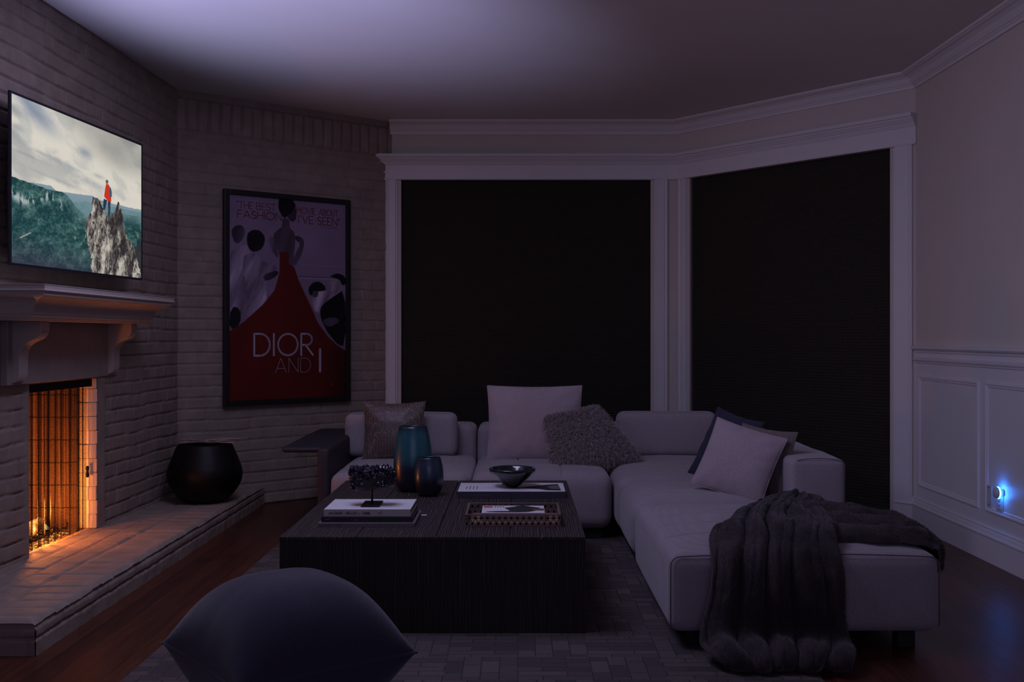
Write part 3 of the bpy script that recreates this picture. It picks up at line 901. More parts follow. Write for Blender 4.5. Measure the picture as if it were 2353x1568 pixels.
def tv_image(W=400, Hh=320):
    u = np.linspace(0, 1, W); v = np.linspace(0, 1, Hh); U, V = np.meshgrid(u, v)
    X = U * 1.72
    g = lambda c: np.array(c, float) / 255
    wx = X + 0.12 * fbm(X * 2, V * 3, 5); wv = V + 0.10 * fbm(X * 2.2, V * 2.2, 9)
    ang = wv - 0.18 * wx
    cl = fbm(wx * 2.0 + 0.3, ang * 7.0 + 1.2, 21, 6, 0.55)
    cl2 = fbm(wx * 4, wv * 9 - X * 2, 31, 5)
    sky = g([214, 208, 196])[None, None] * np.ones((Hh, W, 3))
    grey = g([132, 136, 140]); blue = g([96, 112, 142]); 
    k = sstep(0.50, 0.72, cl) * (0.30 + 0.55 * (1 - V / 0.5))
    sky = sky * (1 - np.clip(k, 0, .9)[..., None]) + grey * np.clip(k, 0, .9)[..., None]
    k = sstep(0.5, 0.7, cl2) * 0.35
    sky = sky * (1 - k[..., None]) + g([150, 156, 160]) * k[..., None]
    k = .85 * np.exp(-(((U - 0.10 - V * 0.9) / 0.10) ** 2)) * (1 - sstep(0.05, 0.22, V)) * (.35 + fbm((U - V) * 9, V * 3, 77, 4))
    sky = sky * (1 - k[..., None]) + blue * k[..., None]
    k = sstep(0.35, 0.75, U + (0.28 - V) * 1.3 - 0.18) * (1 - sstep(0.12, 0.34, V)) * 0.62 * (0.5 + fbm(wx * 3, wv * 6, 3))
    k = np.clip(k, 0, .8)
    sky = sky * (1 - k[..., None]) + g([140, 140, 136]) * k[..., None]
    for cu, cv, su, sv, a in ((.50, .20, .06, .035, .6), (.22, .30, .11, .012, .45), (.62, .33, .05, .015, .4), (.40, .33, .10, .016, .3), (.03, .19, .05, .02, .5), (.09, .335, .12, .008, .4), (.30, .435, .2, .01, .25), (.62, .40, .2, .02, .3)):
        k = a * np.exp(-((U - cu + 0.5 * (V - cv)) / su) ** 2 - ((V - cv - 0.12 * (U - cu)) / sv) ** 2) * (0.5 + fbm(X * 9, V * 14, 2))
        k = np.clip(k, 0, .9)
        sky = sky * (1 - k[..., None]) + g([128, 140, 148]) * k[..., None]
    img = sky
    # far ridges
    nr = lambda s, f, a: a * (fbm(U * f, U * 0 + s, s, 4) - 0.5)
    far = np.interp(U, [0, .129, .252, .299, .366, .465, .56, .64, .72, .82, 1], [.52, .496, .486, .507, .500, .487, .480, .493, .494, .491, .484]) + nr(2, 25, .012)
    m1 = V > far
    t = sstep(0, 0.12, V - far)[..., None]
    put(img, m1, (0, 0, 0), 0); 
    col = g([126, 146, 158]) * (1 - t) + g([108, 132, 138]) * t
    img = np.where(m1[..., None], col, img)
    mid = np.interp(U, [0, .5, .6, .72, .82, 1], [.7, .53, .52, .515, .512, .505]) + nr(7, 30, .01)
    t = np.clip(fbm(X * 22, V * 40, 12, 4), 0, 1)[..., None]
    img = np.where((V > mid)[..., None], g([92, 122, 130]) * t + g([112, 142, 146]) * (1 - t), img)
    # forested valley
    near = np.interp(U, [0, .13, .207, .221, .29, .337, .376, .40, .426, .487, .56, .70, .80, 1], [.488, .502, .506, .513, .508, .506, .516, .54, .573, .61, .66, .56, .545, .54]) + nr(9, 40, .010)
    near = np.where(U < .02, .490, near)
    m2 = V > near
    n1 = fbm(X * 9 + V * 7, V * 22, 41, 7, 0.68); n2 = fbm(X * 60, V * 90, 44, 3)
    hz = np.clip((V - near) / 0.45, 0, 1)
    dark = g([24, 58, 62]); light = g([88, 124, 118])
    k = np.clip((n1 - 0.36) * 2.2 + (n2 - .5) * 1.0, 0, 1)[..., None]
    base = dark * (1 - k) + light * k
    base = base * (1 - (0.55 * (1 - sstep(0, .22, hz)) * sstep(.25, .5, U))[..., None]) + g([120, 146, 148]) * (0.55 * (1 - sstep(0, .22, hz)) * sstep(.25, .5, U))[..., None]
    k = (sstep(.60, .72, fbm(X * 26, V * 34, 52, 4)) * sstep(.33, .5, U) * np.exp(-((V - .80 + .1 * (U - .4)) / .075) ** 2))[..., None]
    base = base * (1 - k) + g([176, 164, 138]) * k
    # cliffs on the left hillside
    k = (sstep(.52, .66, fbm(X * 30, V * 18, 57, 4)) * np.exp(-((V - .585 - .03 * np.sin(U * 20)) / .035) ** 2) * (1 - sstep(.32, .42, U)))[..., None]
    base = base * (1 - k) + g([168, 176, 176]) * k
    k = (np.clip((V - .80) / .2, 0, 1) * (0.75 - 0.5 * U))[..., None]
    base = base * (1 - k) + g([52, 48, 66]) * k
    img = np.where(m2[..., None], base, img)
    # dead branch
    put(img, np.abs((U - .05) / .075 - (.845 - V) / .05 - .02 * np.sin(V * 90)) < .06, g([170, 170, 160]), 0) 
    br = (np.abs((V - .845) + (U - .055) * .62) < .0035) & (U > .055) & (U < .125)
    put(img, br, g([170, 166, 160]), .9)
    # spruce
    tr = (U > .955) & (V > .66 + .05 * np.abs(np.sin(U * 190)) + .7 * np.abs(U - .985)) & (V < .80)
    put(img, tr, g([28, 42, 46]), .85)
    put(img, (V > .76 + .1 * (1 - U)) & (U > .93), g([48, 46, 50]), .9)
    # rocks
    rk = [(.565, .486), (.586, .491), (.600, .478), (.615, .486), (.636, .507), (.654, .558), (.682, .57), (.70, .599), (.74, .564), (.763, .522), (.780, .478), (.789, .468), (.811, .512), (.822, .57), (.837, .63), (.856, .731), (.885, .722), (.912, .733), (.94, .80), (.965, .871), (.985, .94), (.995, 1.01), (.745, 1.01), (.556, 1.01), (.552, .96), (.570, .88), (.556, .905), (.533, .841), (.520, .75), (.505, .67), (.530, .64), (.54, .611), (.571, .57), (.562, .53)]
    Uj = U + .012 * (fbm(X * 30, V * 30, 61, 3) - .5) * 2; Vj = V + .012 * (fbm(X * 30, V * 30, 64, 3) - .5) * 2
    mr = inpoly(Uj, Vj, rk)
    n3 = fbm(X * 16 + V * 4, V * 9, 71, 6, .62); n4 = fbm(X * 90, V * 60, 75, 3)
    crack = np.abs(fbm(X * 14, V * 6, 81, 4) - .5)
    k = np.clip((n3 - .33) * 2.6 + (n4 - .5) * .9 - .6 * (crack < .02), 0, 1)
    sh = 1 - .55 * sstep(.0, .05, (U - .735) - (V - .6) * .35) * (1 - sstep(.05, .12, (U - .735) - (V - .6) * .35)) * (V < .85)
    k = np.clip(k * sh, 0, 1)[..., None]
    rock = g([44, 40, 42]) * (1 - k) + g([190, 182, 170]) * k
    img = np.where(mr[..., None], rock, img)
    # hiker
    put(img, inpoly(U, V, [(.660, .475), (.690, .480), (.680, .515), (.668, .552), (.654, .552), (.655, .50)]), g([40, 50, 74]))
    put(img, inpoly(U, V, [(.690, .470), (.718, .480), (.715, .54), (.710, .588), (.696, .594), (.697, .54)]), g([44, 54, 78]))
    put(img, inpoly(U, V, [(.688, .365), (.705, .368), (.716, .400), (.722, .44), (.722, .482), (.700, .486), (.676, .470), (.664, .462), (.664, .44), (.672, .40), (.676, .375)]), g([196, 50, 26]))
    put(img, inpoly(U, V, [(.706, .378), (.720, .386), (.727, .41), (.727, .448), (.712, .456), (.706, .43)]), g([66, 82, 104]))
    put(img, ((U - .685) / .0105) ** 2 + ((V - .357) / .016) ** 2 < 1, g([150, 124, 108]))
    put(img, ((U - .687) / .012) ** 2 + ((V - .348) / .011) ** 2 < 1, g([92, 86, 84]))
    grain = 1 + .03 * (np.random.default_rng(1).random((Hh, W, 1)) - .5)
    return np.clip(img * grain * 1.0, 0, 1)

def mk_tv():
    pL = np.array([-2.082, 4.329]); pR = np.array([-1.977, 5.561]); z0, z1 = 1.387, 2.106
    d = pR - pL; Lh = np.linalg.norm(d); d /= Lh; n = np.array([d[1], -d[0]])
    root = empty('television', (*((pL + pR) / 2 - n * .02), z0), 'slim wall-mounted television showing a hiker in red on a mountain rock', 'television')
    b = .011
    m = MB()
    def bar(s0, s1, za, zb, f=0.0, bk=.012): m.obox((*(pL + d * s0 + n * f), za), (*(d * (s1 - s0)), 0), (*(-n * bk), 0), (0, 0, zb - za))
    bar(0, b, z0, z1); bar(Lh - b, Lh, z0, z1); bar(b, Lh - b, z0, z0 + b); bar(b, Lh - b, z1 - b, z1)
    m.build('frame', M['tv_body'], root, bevel=.0015)
    m = MB(); bar(.006, Lh - .006, z0 + .006, z1 - .006, -.006, .008); bar(.16, Lh - .16, z0 + .10, z1 - .10, -.014, .022); m.build('back_panel', M['tv_body'], root)
    m = MB(); bar(.45, .80, 1.60, 1.90, -.030, .060); m.build('wall_bracket', M['iron'], root)
    e = Mat('tv_screen_picture'); at = e.n('ShaderNodeVertexColor'); at.layer_name = 'print'
    e.set((.004, .004, .004), .35, spec=.3)
    e.l(at.outputs[0], e.b.inputs['Emission Color']); e.b.inputs['Emission Strength'].default_value = 1.0
    o = pL + d * b - n * .003
    picture_mesh('screen', (*o, z1 - b), (*(d * (Lh - 2 * b)), 0), (0, 0, -(z1 - z0 - 2 * b)), tv_image(), e.m, root)
mk_tv()

# stroke lettering ------------------------------------------------------
def arc(cx, cy, rx, ry, a0, a1, n=14):
    return [(cx + rx * math.cos(math.radians(a)), cy + ry * math.sin(math.radians(a))) for a in np.linspace(a0, a1, n)]
G = {
 'A': (.8, [[(0, 0), (.4, 1), (.8, 0)], [(.13, .3), (.67, .3)]]), 'B': (.6, [[(0, 0), (0, 1), (.3, 1)] + arc(.3, .77, .25, .23, 90, -90) + [(0, .54)], [(.3, .54)] + arc(.32, .27, .28, .27, 90, -90) + [(0, 0)]]),
 'C': (.8, [arc(.48, .5, .48, .5, 50, 310)]), 'D': (.75, [[(0, 0), (0, 1), (.28, 1)] + arc(.28, .5, .47, .5, 90, -90) + [(0, 0)]]),
 'E': (.5, [[(.5, 1), (0, 1), (0, 0), (.5, 0)], [(0, .5), (.45, .5)]]), 'F': (.5, [[(.5, 1), (0, 1), (0, 0)], [(0, .5), (.42, .5)]]),
 'G': (.85, [arc(.48, .5, .48, .5, 45, 350) + [(.95, .45), (.6, .45)]]), 'H': (.65, [[(0, 0), (0, 1)], [(.65, 0), (.65, 1)], [(0, .5), (.65, .5)]]),
 'I': (.05, [[(.02, 0), (.02, 1)]]), 'J': (.35, [[(.35, 1), (.35, .2)] + arc(.17, .2, .18, .2, 0, -150)]), 'L': (.45, [[(0, 1), (0, 0), (.45, 0)]]),
 'M': (.85, [[(0, 0), (.08, 1), (.42, .3), (.77, 1), (.85, 0)]]), 'N': (.68, [[(0, 0), (0, 1), (.68, 0), (.68, 1)]]), 'O': (.98, [arc(.49, .5, .49, .5, 0, 360, 28)]),
 'P': (.55, [[(0, 0), (0, 1), (.28, 1)] + arc(.28, .74, .27, .26, 90, -90) + [(0, .48)]]), 'Q': (.98, [arc(.49, .5, .49, .5, 0, 360, 28), [(.6, .3), (.95, -.05)]]),
 'R': (.6, [[(0, 0), (0, 1), (.28, 1)] + arc(.28, .74, .27, .26, 90, -90) + [(0, .48)], [(.22, .48), (.6, 0)]]),
 'S': (.5, [arc(.26, .75, .24, .25, 40, 250, 12) + arc(.26, .25, .25, .25, 70, -140, 12)]), 'T': (.6, [[(0, 1), (.6, 1)], [(.3, 1), (.3, 0)]]),
 'U': (.62, [[(0, 1), (0, .3)] + arc(.31, .3, .31, .3, 180, 360) + [(.62, 1)]]), 'V': (.7, [[(0, 1), (.35, 0), (.7, 1)]]), 'Y': (.65, [[(0, 1), (.32, .48), (.65, 1)], [(.32, .48), (.32, 0)]]),
 'Z': (.55, [[(0, 1), (.55, 1), (0, 0), (.55, 0)]]), "'": (.05, [[(.02, 1), (.02, .8)]]), '"': (.16, [[(.0, 1), (.0, .8)], [(.13, 1), (.13, .8)]]), '-': (.4, [[(0, .45), (.4, .45)]]), '.': (.05, [[(0, .02), (.04, .02)]]),
 '&': (.6, [[(.6, 0), (.12, .72)] + arc(.28, .82, .16, .16, 200, -40) + arc(.24, .25, .22, .25, 110, 330)]),
 '1': (.25, [[(0, .8), (.2, 1), (.2, 0)]]), '9': (.5, [arc(.25, .7, .25, .3, 0, 360, 20), [(.5, .7), (.3, 0)]]), '6': (.5, [arc(.25, .3, .25, .3, 0, 360, 20), [(.0, .35), (.28, 1)]]),
 '2': (.5, [arc(.25, .74, .24, .26, 160, -30) + [(0, 0), (.5, 0)]]), ' ': (.35, []),
}
def lettering(name, text, origin, u, v, h, w_total, th, mat, parent, nrm, squash=1.0):
    """thin raised strokes laid on a surface; u, v unit vectors along and up the line"""
    origin, u, v, nrm = map(lambda q: np.array(q, float), (origin, u, v, nrm))
    gap = .18
    tot = sum(G[c][0] for c in text) + gap * (len(text) - 1)
    sx = w_total / tot
    m = MB(); x = 0
    for c in text:
        w, st = G[c]
        for pl_ in st:
            q = [np.array([(x + a) * sx, b * h]) for a, b in pl_]
            for a, b in zip(q[:-1], q[1:]):
                d = b - a; L = np.linalg.norm(d)
                if L < 1e-6: continue
                d /= L; p = np.array([-d[1], d[0]]) * th / 2
                a2 = a - d * th * .35; b2 = b + d * th * .35
                V = [origin + u * k[0] + v * k[1] + nrm * .0006 for k in (a2 - p, b2 - p, b2 + p, a2 + p)]
                m.add(V, [(0, 1, 2, 3)])
        x += w + gap
    return m.build(name, mat, parent)

# ------------------------------------------------------------------ framed poster
def poster_image(W=300, Hh=440):
    u = np.linspace(0, 1, W); v = np.linspace(0, 1, Hh); U, V = np.meshgrid(u, v)
    g = lambda c: np.array(c, float) / 255
    n = fbm(U * 3, V * 4, 3, 4)
    img = g([172, 160, 186]) * np.ones((Hh, W, 3)) * (0.88 + .22 * n)[..., None]
    img *= (1 - .18 * sstep(.45, .75, V))[..., None]
    # wall panel line of the photographed room
    put(img, (np.abs(V - .384) < .003) & (U > .57), g([110, 104, 124]), .7)
    put(img, (np.abs(V - .392) < .0025) & (U > .57), g([215, 205, 225]), .5)
    put(img, (np.abs(V - .325) < .002) & (U > .60), g([205, 198, 215]), .4)
    fold = lambda s, f: (.35 + 1.25 * fbm(U * f + V * f * .6, V * f * .35, s, 5))[..., None]
    def fig(poly, col, s=1, f=14, a=1):
        mk = inpoly(U + .006 * (fbm(U * 22, V * 22, s, 3) - .5), V + .004 * (fbm(U * 25, V * 25, s + 4, 3) - .5), soft(poly))
        c = g(col) * fold(s, f)
        k = (mk * a)[..., None]
        img[:] = img * (1 - k) + np.clip(c, 0, 1) * k
    # two dressmakers at the left in pale smocks
    fig([(0, .28), (.08, .25), (.15, .235), (.20, .28), (.33, .34), (.28, .385), (.18, .43), (.11, .60), (.06, .61), (0, .55)], [168, 160, 178], 3)
    fig([(.02, .54), (.09, .55), (.10, .63), (.0, .66)], [30, 26, 32], 4)
    fig([(.10, .30), (.20, .27), (.28, .32), (.41, .34), (.41, .375), (.30, .40), (.31, .53), (.25, .57), (.13, .61), (.14, .45)], [188, 180, 198], 9)
    fig([(.27, .385), (.40, .355), (.41, .38), (.30, .42)], [70, 62, 74], 5)
    fig([(.02, .17), (.06, .145), (.11, .145), (.13, .17), (.12, .205), (.07, .24), (.03, .215)], [96, 88, 102], 6)
    fig([(.14, .19), (.19, .163), (.25, .160), (.30, .195), (.28, .25), (.21, .275), (.155, .26)], [34, 29, 36], 7)
    # seated onlookers at the right
    fig([(.69, .475), (.76, .455), (.88, .455), (.91, .485), (.78, .53), (.765, .57), (.71, .55)], [205, 196, 212], 11)
    fig([(.66, .45), (.70, .41), (.77, .405), (.83, .44), (.80, .456), (.72, .457), (.69, .487)], [30, 26, 34], 12)
    fig([(.70, .455), (.76, .455), (.75, .485), (.71, .49)], [120, 112, 128], 14)
    fig([(.86, .40), (.95, .395), (.985, .43), (.93, .468), (.875, .462), (.855, .425)], [180, 170, 184], 13)
    fig([(.85, .38), (.92, .358), (1.0, .372), (1.0, .42), (.965, .42), (.95, .395), (.89, .382)], [24, 20, 26], 15)
    fig([(.88, .485), (1.0, .44), (1.0, .745), (.92, .73), (.80, .635), (.765, .57), (.78, .53)], [22, 18, 24], 16)
    fig([(.79, .60), (.90, .585), (.96, .61), (.86, .64), (.81, .63)], [88, 82, 98], 17)
    # central woman in a long red gown, seen from behind
    fig([(.36, .185), (.32, .20), (.345, .26), (.40, .30), (.41, .27), (.375, .235)], [116, 104, 120], 21)
    fig([(.44, .09), (.507, .10), (.50, .14), (.55, .165), (.548, .23), (.535, .31), (.543, .338), (.415, .344), (.415, .266), (.378, .237), (.355, .185), (.40, .152), (.442, .14)], [118, 106, 122], 22, 5)
    fig([(.55, .178), (.605, .182), (.632, .21), (.605, .272), (.55, .338), (.525, .315), (.552, .275), (.595, .215), (.552, .20)], [104, 94, 108], 23, 8)
    fig([(.475, .075), (.515, .045), (.557, .034), (.565, .07), (.553, .10), (.527, .111), (.495, .10)], [92, 82, 96], 24, 6)
    fig([(.405, .003), (.45, -.01), (.52, -.01), (.558, .025), (.546, .045), (.508, .068), (.465, .094), (.438, .084), (.405, .05)], [28, 23, 30], 25)
    dress = [(.415, .266), (.497, .264), (.494, .321), (.543, .338), (.578, .40), (.634, .469), (.691, .539), (.748, .617), (.835, .687), (.923, .734), (1.01, .765), (1.01, 1.01), (-.01, 1.01), (-.01, .67), (.125, .614), (.28, .527), (.373, .458), (.413, .375), (.415, .344)]
    mk = inpoly(U, V, dress)
    red = g([118, 36, 28]) * (.80 + .30 * fbm(U * 2.2, V * 3.0, 31, 3) + .10 * fbm((U - .48) / (V + .05) * 9, V * 1.2, 33, 3))[..., None]
    red = red * (1 - .35 * sstep(.74, 1.0, U) * sstep(.7, .8, V))[..., None]
    img = np.where(mk[..., None], red, img)
    put(img, (U > .87) & (V > .93) & (V < .945) & (U < .885), g([190, 60, 30]))
    return np.clip(img, 0, 1)

def mk_poster():
    d = dd; n = nd; o2 = L0
    s0, s1, z0, z1 = 0.283, 1.200, 0.648, 2.024
    off = 0.008
    P0 = o2 + d * s0 + n * off
    w = s1 - s0; h = z1 - z0; fr = .034; dep = .034
    root = empty('framed_poster', (*(P0 + d * w / 2), z0), 'tall black-framed film poster of a woman in a red gown on the brick wall', 'poster')
    m = MB()
    def bar(a, b, za, zb): m.obox((*(P0 + d * a), za), (*(d * (b - a)), 0), (*(n * dep), 0), (0, 0, zb - za))
    bar(0, fr, 0 + z0, z1); bar(w - fr, w, z0, z1); bar(fr, w - fr, z0, z0 + fr); bar(fr, w - fr, z1 - fr, z1)
    m.build('frame', M['frame_black'], root, bevel=.003)
    m = MB(); m.obox((*(P0 + d * .004), z0 + .004), (*(d * (w - .008)), 0), (*(n * .014), 0), (0, 0, h - .008)); m.build('backing_board', M['frame_black'], root)
    e = Mat('poster_print'); at = e.n('ShaderNodeVertexColor'); at.layer_name = 'print'
    dark = e.mix(1.0, at.outputs[0], (0.60, 0.50, 0.54), 'MULTIPLY')
    e.set(dark, .45, spec=.25)
    q = P0 + d * fr + n * .018
    iw, ih = w - 2 * fr, h - 2 * fr
    pr = picture_mesh('print', (*q, z1 - fr), (*(d * iw), 0), (0, 0, -ih), poster_image(), e.m, root)
    u3 = (*d, 0); n3 = (*n, 0)
    def T(name, txt, u_, v_, wd, hh, th, mat):
        lettering(name, txt, (*(q + d * iw * u_), z1 - fr - ih * v_), u3, (0, 0, 1), hh * ih, wd * iw, th, mat, pr, n3)
    T('lettering', '"THE', .063, .062, .132, .033, .0045, M['poster_text'])
    T('lettering', 'BEST', .222, .062, .160, .033, .0045, M['poster_text'])
    T('lettering', 'MOVIE', .562, .064, .165, .031, .0045, M['poster_text'])
    T('lettering', 'ABOUT', .760, .064, .170, .031, .0045, M['poster_text'])
    T('lettering', 'FASHION', .070, .108, .362, .036, .006, M['poster_text'])
    T('lettering', "I'VE", .578, .112, .130, .038, .006, M['poster_text'])
    T('lettering', 'SEEN"', .748, .113, .198, .038, .006, M['poster_text'])
    T('lettering', '-ELLE', .775, .130, .048, .010, .0015, M['poster_small'])
    T('lettering', 'MAGAZINE', .830, .130, .097, .010, .0015, M['poster_small'])
    T('lettering', 'DIOR', .205, .783, .500, .108, .0125, M['poster_white'])
    T('lettering', 'AND', .380, .870, .305, .073, .0028, M['poster_white'])
    m = MB(); a = q + d * iw * .759; zz = z1 - fr - ih
    m.obox((*(a + n * .0004), z1 - fr - ih * .872), (*(d * .0165), 0), (*(n * .0004), 0), (0, 0, ih * .122)); m.build('lettering', M['poster_white'], pr)
mk_poster()

# ------------------------------------------------------------------ soft furniture helpers
def softbox(name, x0, x1, y0, y1, z0, z1, r, mat, parent=None, puff=0.02, side=0.008, grooves=(), step=0.018, sub=1, seed=0, rb=None, label=None, tilt=0.0):
    """rounded upholstered block; grooves = list of ('x'|'y', position, depth, width) stitched into the top"""
    rb = r if rb is None else rb
    def ax(a, b, rr0, rr1):
        n = max(2, int((b - a - rr0 - rr1) / step))
        e = [0, .08, .2, .38, .62, 1.0]
        return np.unique(np.round(np.concatenate([a + rr0 * np.array(e), np.linspace(a + rr0, b - rr1, n + 1), b - rr1 * np.array(e)]), 6))
    gx = ax(x0, x1, r, r); gy = ax(y0, y1, r, r); gz = ax(z0, z1, rb, r)
    for g in grooves:
        ex = g[1] + np.linspace(-2.2, 2.2, 9) * g[3]
        if g[0] == 'x': gx = np.unique(np.concatenate([gx, ex]))
        else: gy = np.unique(np.concatenate([gy, ex]))
    m = MB()
    def rnd(P):
        lo = np.array([x0 + r, y0 + r, z0 + rb]); hi = np.array([x1 - r, y1 - r, z1 - r])
        q = np.clip(P, lo, hi); v = P - q
        rad = np.where(P[..., 2] < z0 + rb, rb, r)[..., None]
        L = np.linalg.norm(v, axis=-1, keepdims=True)
        out = np.where(L > 1e-9, q + v / np.maximum(L, 1e-9) * np.minimum(rad, np.max(np.abs(v), -1, keepdims=True)), P)
        u = (out[..., 0] - (x0 + x1) / 2) / ((x1 - x0) / 2); w = (out[..., 1] - (y0 + y1) / 2) / ((y1 - y0) / 2); h = (out[..., 2] - z0) / (z1 - z0)
        fu = np.clip(1 - np.abs(u) ** 3, 0, 1); fw = np.clip(1 - np.abs(w) ** 3, 0, 1); fh = np.clip(1 - np.abs(2 * h - 1) ** 2.5, 0, 1)
        top = sstep(0.80, 1.0, h)
        nz = fbm(out[..., 0] * 3.1 + seed, out[..., 1] * 3.1, 5 + seed, 3) - .5
        dz = puff * fu * fw * top + 0.010 * nz * top
        for g in grooves:
            c = out[..., 0] if g[0] == 'x' else out[..., 1]
            t = (c - g[1]) / g[3]
            dz = dz - g[2] * np.exp(-np.abs(t) ** 1.3) * np.clip(fu * fw * 4, 0, 1) * top
        out = out.copy()
        out[..., 2] += dz + tilt * (1 - w) * 0.5 * top
        out[..., 0] += np.sign(u) * side * fh * fw * sstep(.7, 1, np.abs(u))
        out[..., 1] += np.sign(w) * side * fh * fu * sstep(.7, 1, np.abs(w))
        return out
    def G2(a, b, fn, flip=False):
        A, B = np.meshgrid(a, b, indexing='ij'); m.grid(rnd(fn(A, B)), flip=flip)
    G2(gx, gy, lambda a, b: np.stack([a, b, np.full_like(a, z1)], -1))
    G2(gx, gy, lambda a, b: np.stack([a, b, np.full_like(a, z0)], -1), True)
    G2(gx, gz, lambda a, b: np.stack([a, np.full_like(a, y0), b], -1))
    G2(gx, gz, lambda a, b: np.stack([a, np.full_like(a, y1), b], -1), True)
    G2(gy, gz, lambda a, b: np.stack([np.full_like(a, x0), a, b], -1), True)
    G2(gy, gz, lambda a, b: np.stack([np.full_like(a, x1), a, b], -1))
    o = m.build(name, mat, parent, smooth=True); fixn(o)
    o.data.polygons.foreach_set('use_smooth', np.ones(len(o.data.polygons), bool))
    if label: o['label'] = label
    return o

def pillow_pts(w, h, t, seed=0, n=56, ear=.05, p=2.3, sag=0.0, wr=.5, flare=0.0):
    u = np.sin(np.linspace(-1, 1, n) * PI / 2); u = .5 * u + .5 * np.linspace(-1, 1, n)
    U, V = np.meshgrid(u, u, indexing='ij')
    X = U * w / 2 * (1 - ear * 1.6 * (1 - V ** 2) * np.abs(U) ** 2)
    Y = V * h / 2 * (1 - ear * 1.6 * (1 - U ** 2) * np.abs(V) ** 2)
    X = np.where(U > 0, X * (1 - flare * V), X * (1 - .15 * flare * V)) 
    e = np.clip((1 - np.abs(U) ** p) * (1 - np.abs(V) ** p), 0, 1) ** .62
    T = t / 2 * e * (1 + sag * (-V))
    edge = np.clip(1 - e, 0, 1)
    a = np.arctan2(V, U)
    wr_ = wr * .010 * (fbm(U * 3 + seed, V * 3, seed + 2, 4) - .5) * e ** .4
    wr_ += wr * .006 * np.sin(a * 13 + 3 * fbm(U * 2, V * 2, seed)) * edge * e ** .5 * 1.4
    Y = Y - sag * .03 * (1 - U ** 2) * (V > 0) * V
    return X, Y, T + wr_, -T + wr_ * .6

def basis(yaw, lean, roll):
    """pillow local (x right, y up, z towards viewer) -> world; yaw about Z, lean back, roll in its plane"""
    R = Matrix.Rotation(yaw, 3, 'Z') @ Matrix.Rotation(PI / 2 - lean, 3, 'X') @ Matrix.Rotation(roll, 3, 'Z')
    return np.array(R)

def pillow(name, w, h, t, center, yaw, lean, roll, mat, label, cat='pillow', seed=0, piping=None, back_mat=None, **k):
    X, Y, Tf, Tb = pillow_pts(w, h, t, seed, **k)
    R = basis(yaw, lean, roll); c = np.array(center)
    F = np.stack([X, Y, Tf], -1) @ R.T + c; B = np.stack([X, Y, Tb], -1) @ R.T + c
    root = empty(name, center, label, cat, 'cushions and pillows on the sofa' if cat != 'floor cushion' else None)
    m = MB(); m.grid(F); 
    if back_mat is None: m.grid(B, flip=True)
    o = m.build('cover', mat, root, smooth=True)
    if back_mat is not None:
        m = MB(); m.grid(B, flip=True); m.build('back_cover', back_mat, root, smooth=True)
    bd = np.concatenate([F[:, 0], F[1:, -1], F[-2::-1, -1][:0], F[::-1, -1][:0]])
    ring = list(F[:, 0]) + list(F[-1, 1:]) + list(F[-2::-1, -1]) + list(F[0, -2:0:-1])
    m = MB(); m.tube(ring + [ring[0], ring[1]], .0032, 6, cap=False)
    m.build('piping', piping or mat, root, smooth=True)
    return root, F, B

def strands(name, P, N, length, width, curl, seg, mat, parent, seed=0, droop=0.0, comb=None, lvar=.35):
    """hair-like tapering ribbons as one mesh"""
    r = np.random.default_rng(seed); n = len(P)
    L = length * (1 + lvar * (r.random(n) * 2 - 1)); ph = r.random(n) * 2 * PI
    T = np.cross(N, r.normal(size=(n, 3))); T /= np.linalg.norm(T, axis=1, keepdims=True); Bv = np.cross(N, T)
    if comb is None: comb = np.zeros(3)
    D = N + np.array(comb) + .35 * T * r.random((n, 1)); D /= np.linalg.norm(D, axis=1, keepdims=True)
    V = []
    for s in range(seg + 1):
        t = s / seg
        c = P + D * (L * t)[:, None] + curl * (T * np.sin(ph + t * 7)[:, None] + Bv * np.cos(ph + t * 7)[:, None]) * min(1, t * 2)
        c[:, 2] -= droop * L * t * t
        wv = width * (1 - .75 * t)
        side = T * np.cos(ph)[:, None] + Bv * np.sin(ph)[:, None]
        V.append(c - side * wv / 2); V.append(c + side * wv / 2)
    V = np.stack(V, 1)     # n, 2(seg+1), 3
    base = (np.arange(n) * 2 * (seg + 1))[:, None]
    F = np.concatenate([base + np.array([2 * s, 2 * s + 1, 2 * s + 3, 2 * s + 2]) for s in range(seg)], 0)
    me = bpy.data.meshes.new(name); me.from_pydata(V.reshape(-1, 3).tolist(), [], F.tolist()); me.update()
    return link(name, me, mat, parent, True)

def sample_grid(P, n, seed=0, thr=None):
    r = np.random.default_rng(seed); a, b = P.shape[:2]
    i = r.random(n) * (a - 1.001); j = r.random(n) * (b - 1.001)
    i0 = i.astype(int); j0 = j.astype(int); fi = (i - i0)[:, None]; fj = (j - j0)[:, None]
    p00 = P[i0, j0]; p10 = P[i0 + 1, j0]; p01 = P[i0, j0 + 1]; p11 = P[i0 + 1, j0 + 1]
    p = p00 * (1 - fi) * (1 - fj) + p10 * fi * (1 - fj) + p01 * (1 - fi) * fj + p11 * fi * fj
    nn = np.cross(p10 - p00, p01 - p00); L = np.linalg.norm(nn, axis=1, keepdims=True)
    ok = L[:, 0] > 1e-9
    return p[ok], (nn / np.maximum(L, 1e-12))[ok]

def sm(pts, n=40):
    pts = np.array(pts); t = np.linspace(0, len(pts) - 1, n); 
    def cr_(i, f):
        p = [pts[max(min(i + k, len(pts) - 1), 0)] for k in (-1, 0, 1, 2)]
        return .5 * ((2 * p[1]) + (-p[0] + p[2]) * f + (2 * p[0] - 5 * p[1] + 4 * p[2] - p[3]) * f * f + (-p[0] + 3 * p[1] - 3 * p[2] + p[3]) * f ** 3)
    return [tuple(cr_(int(min(q, len(pts) - 1.0001)), q - int(min(q, len(pts) - 1.0001)))) for q in t]

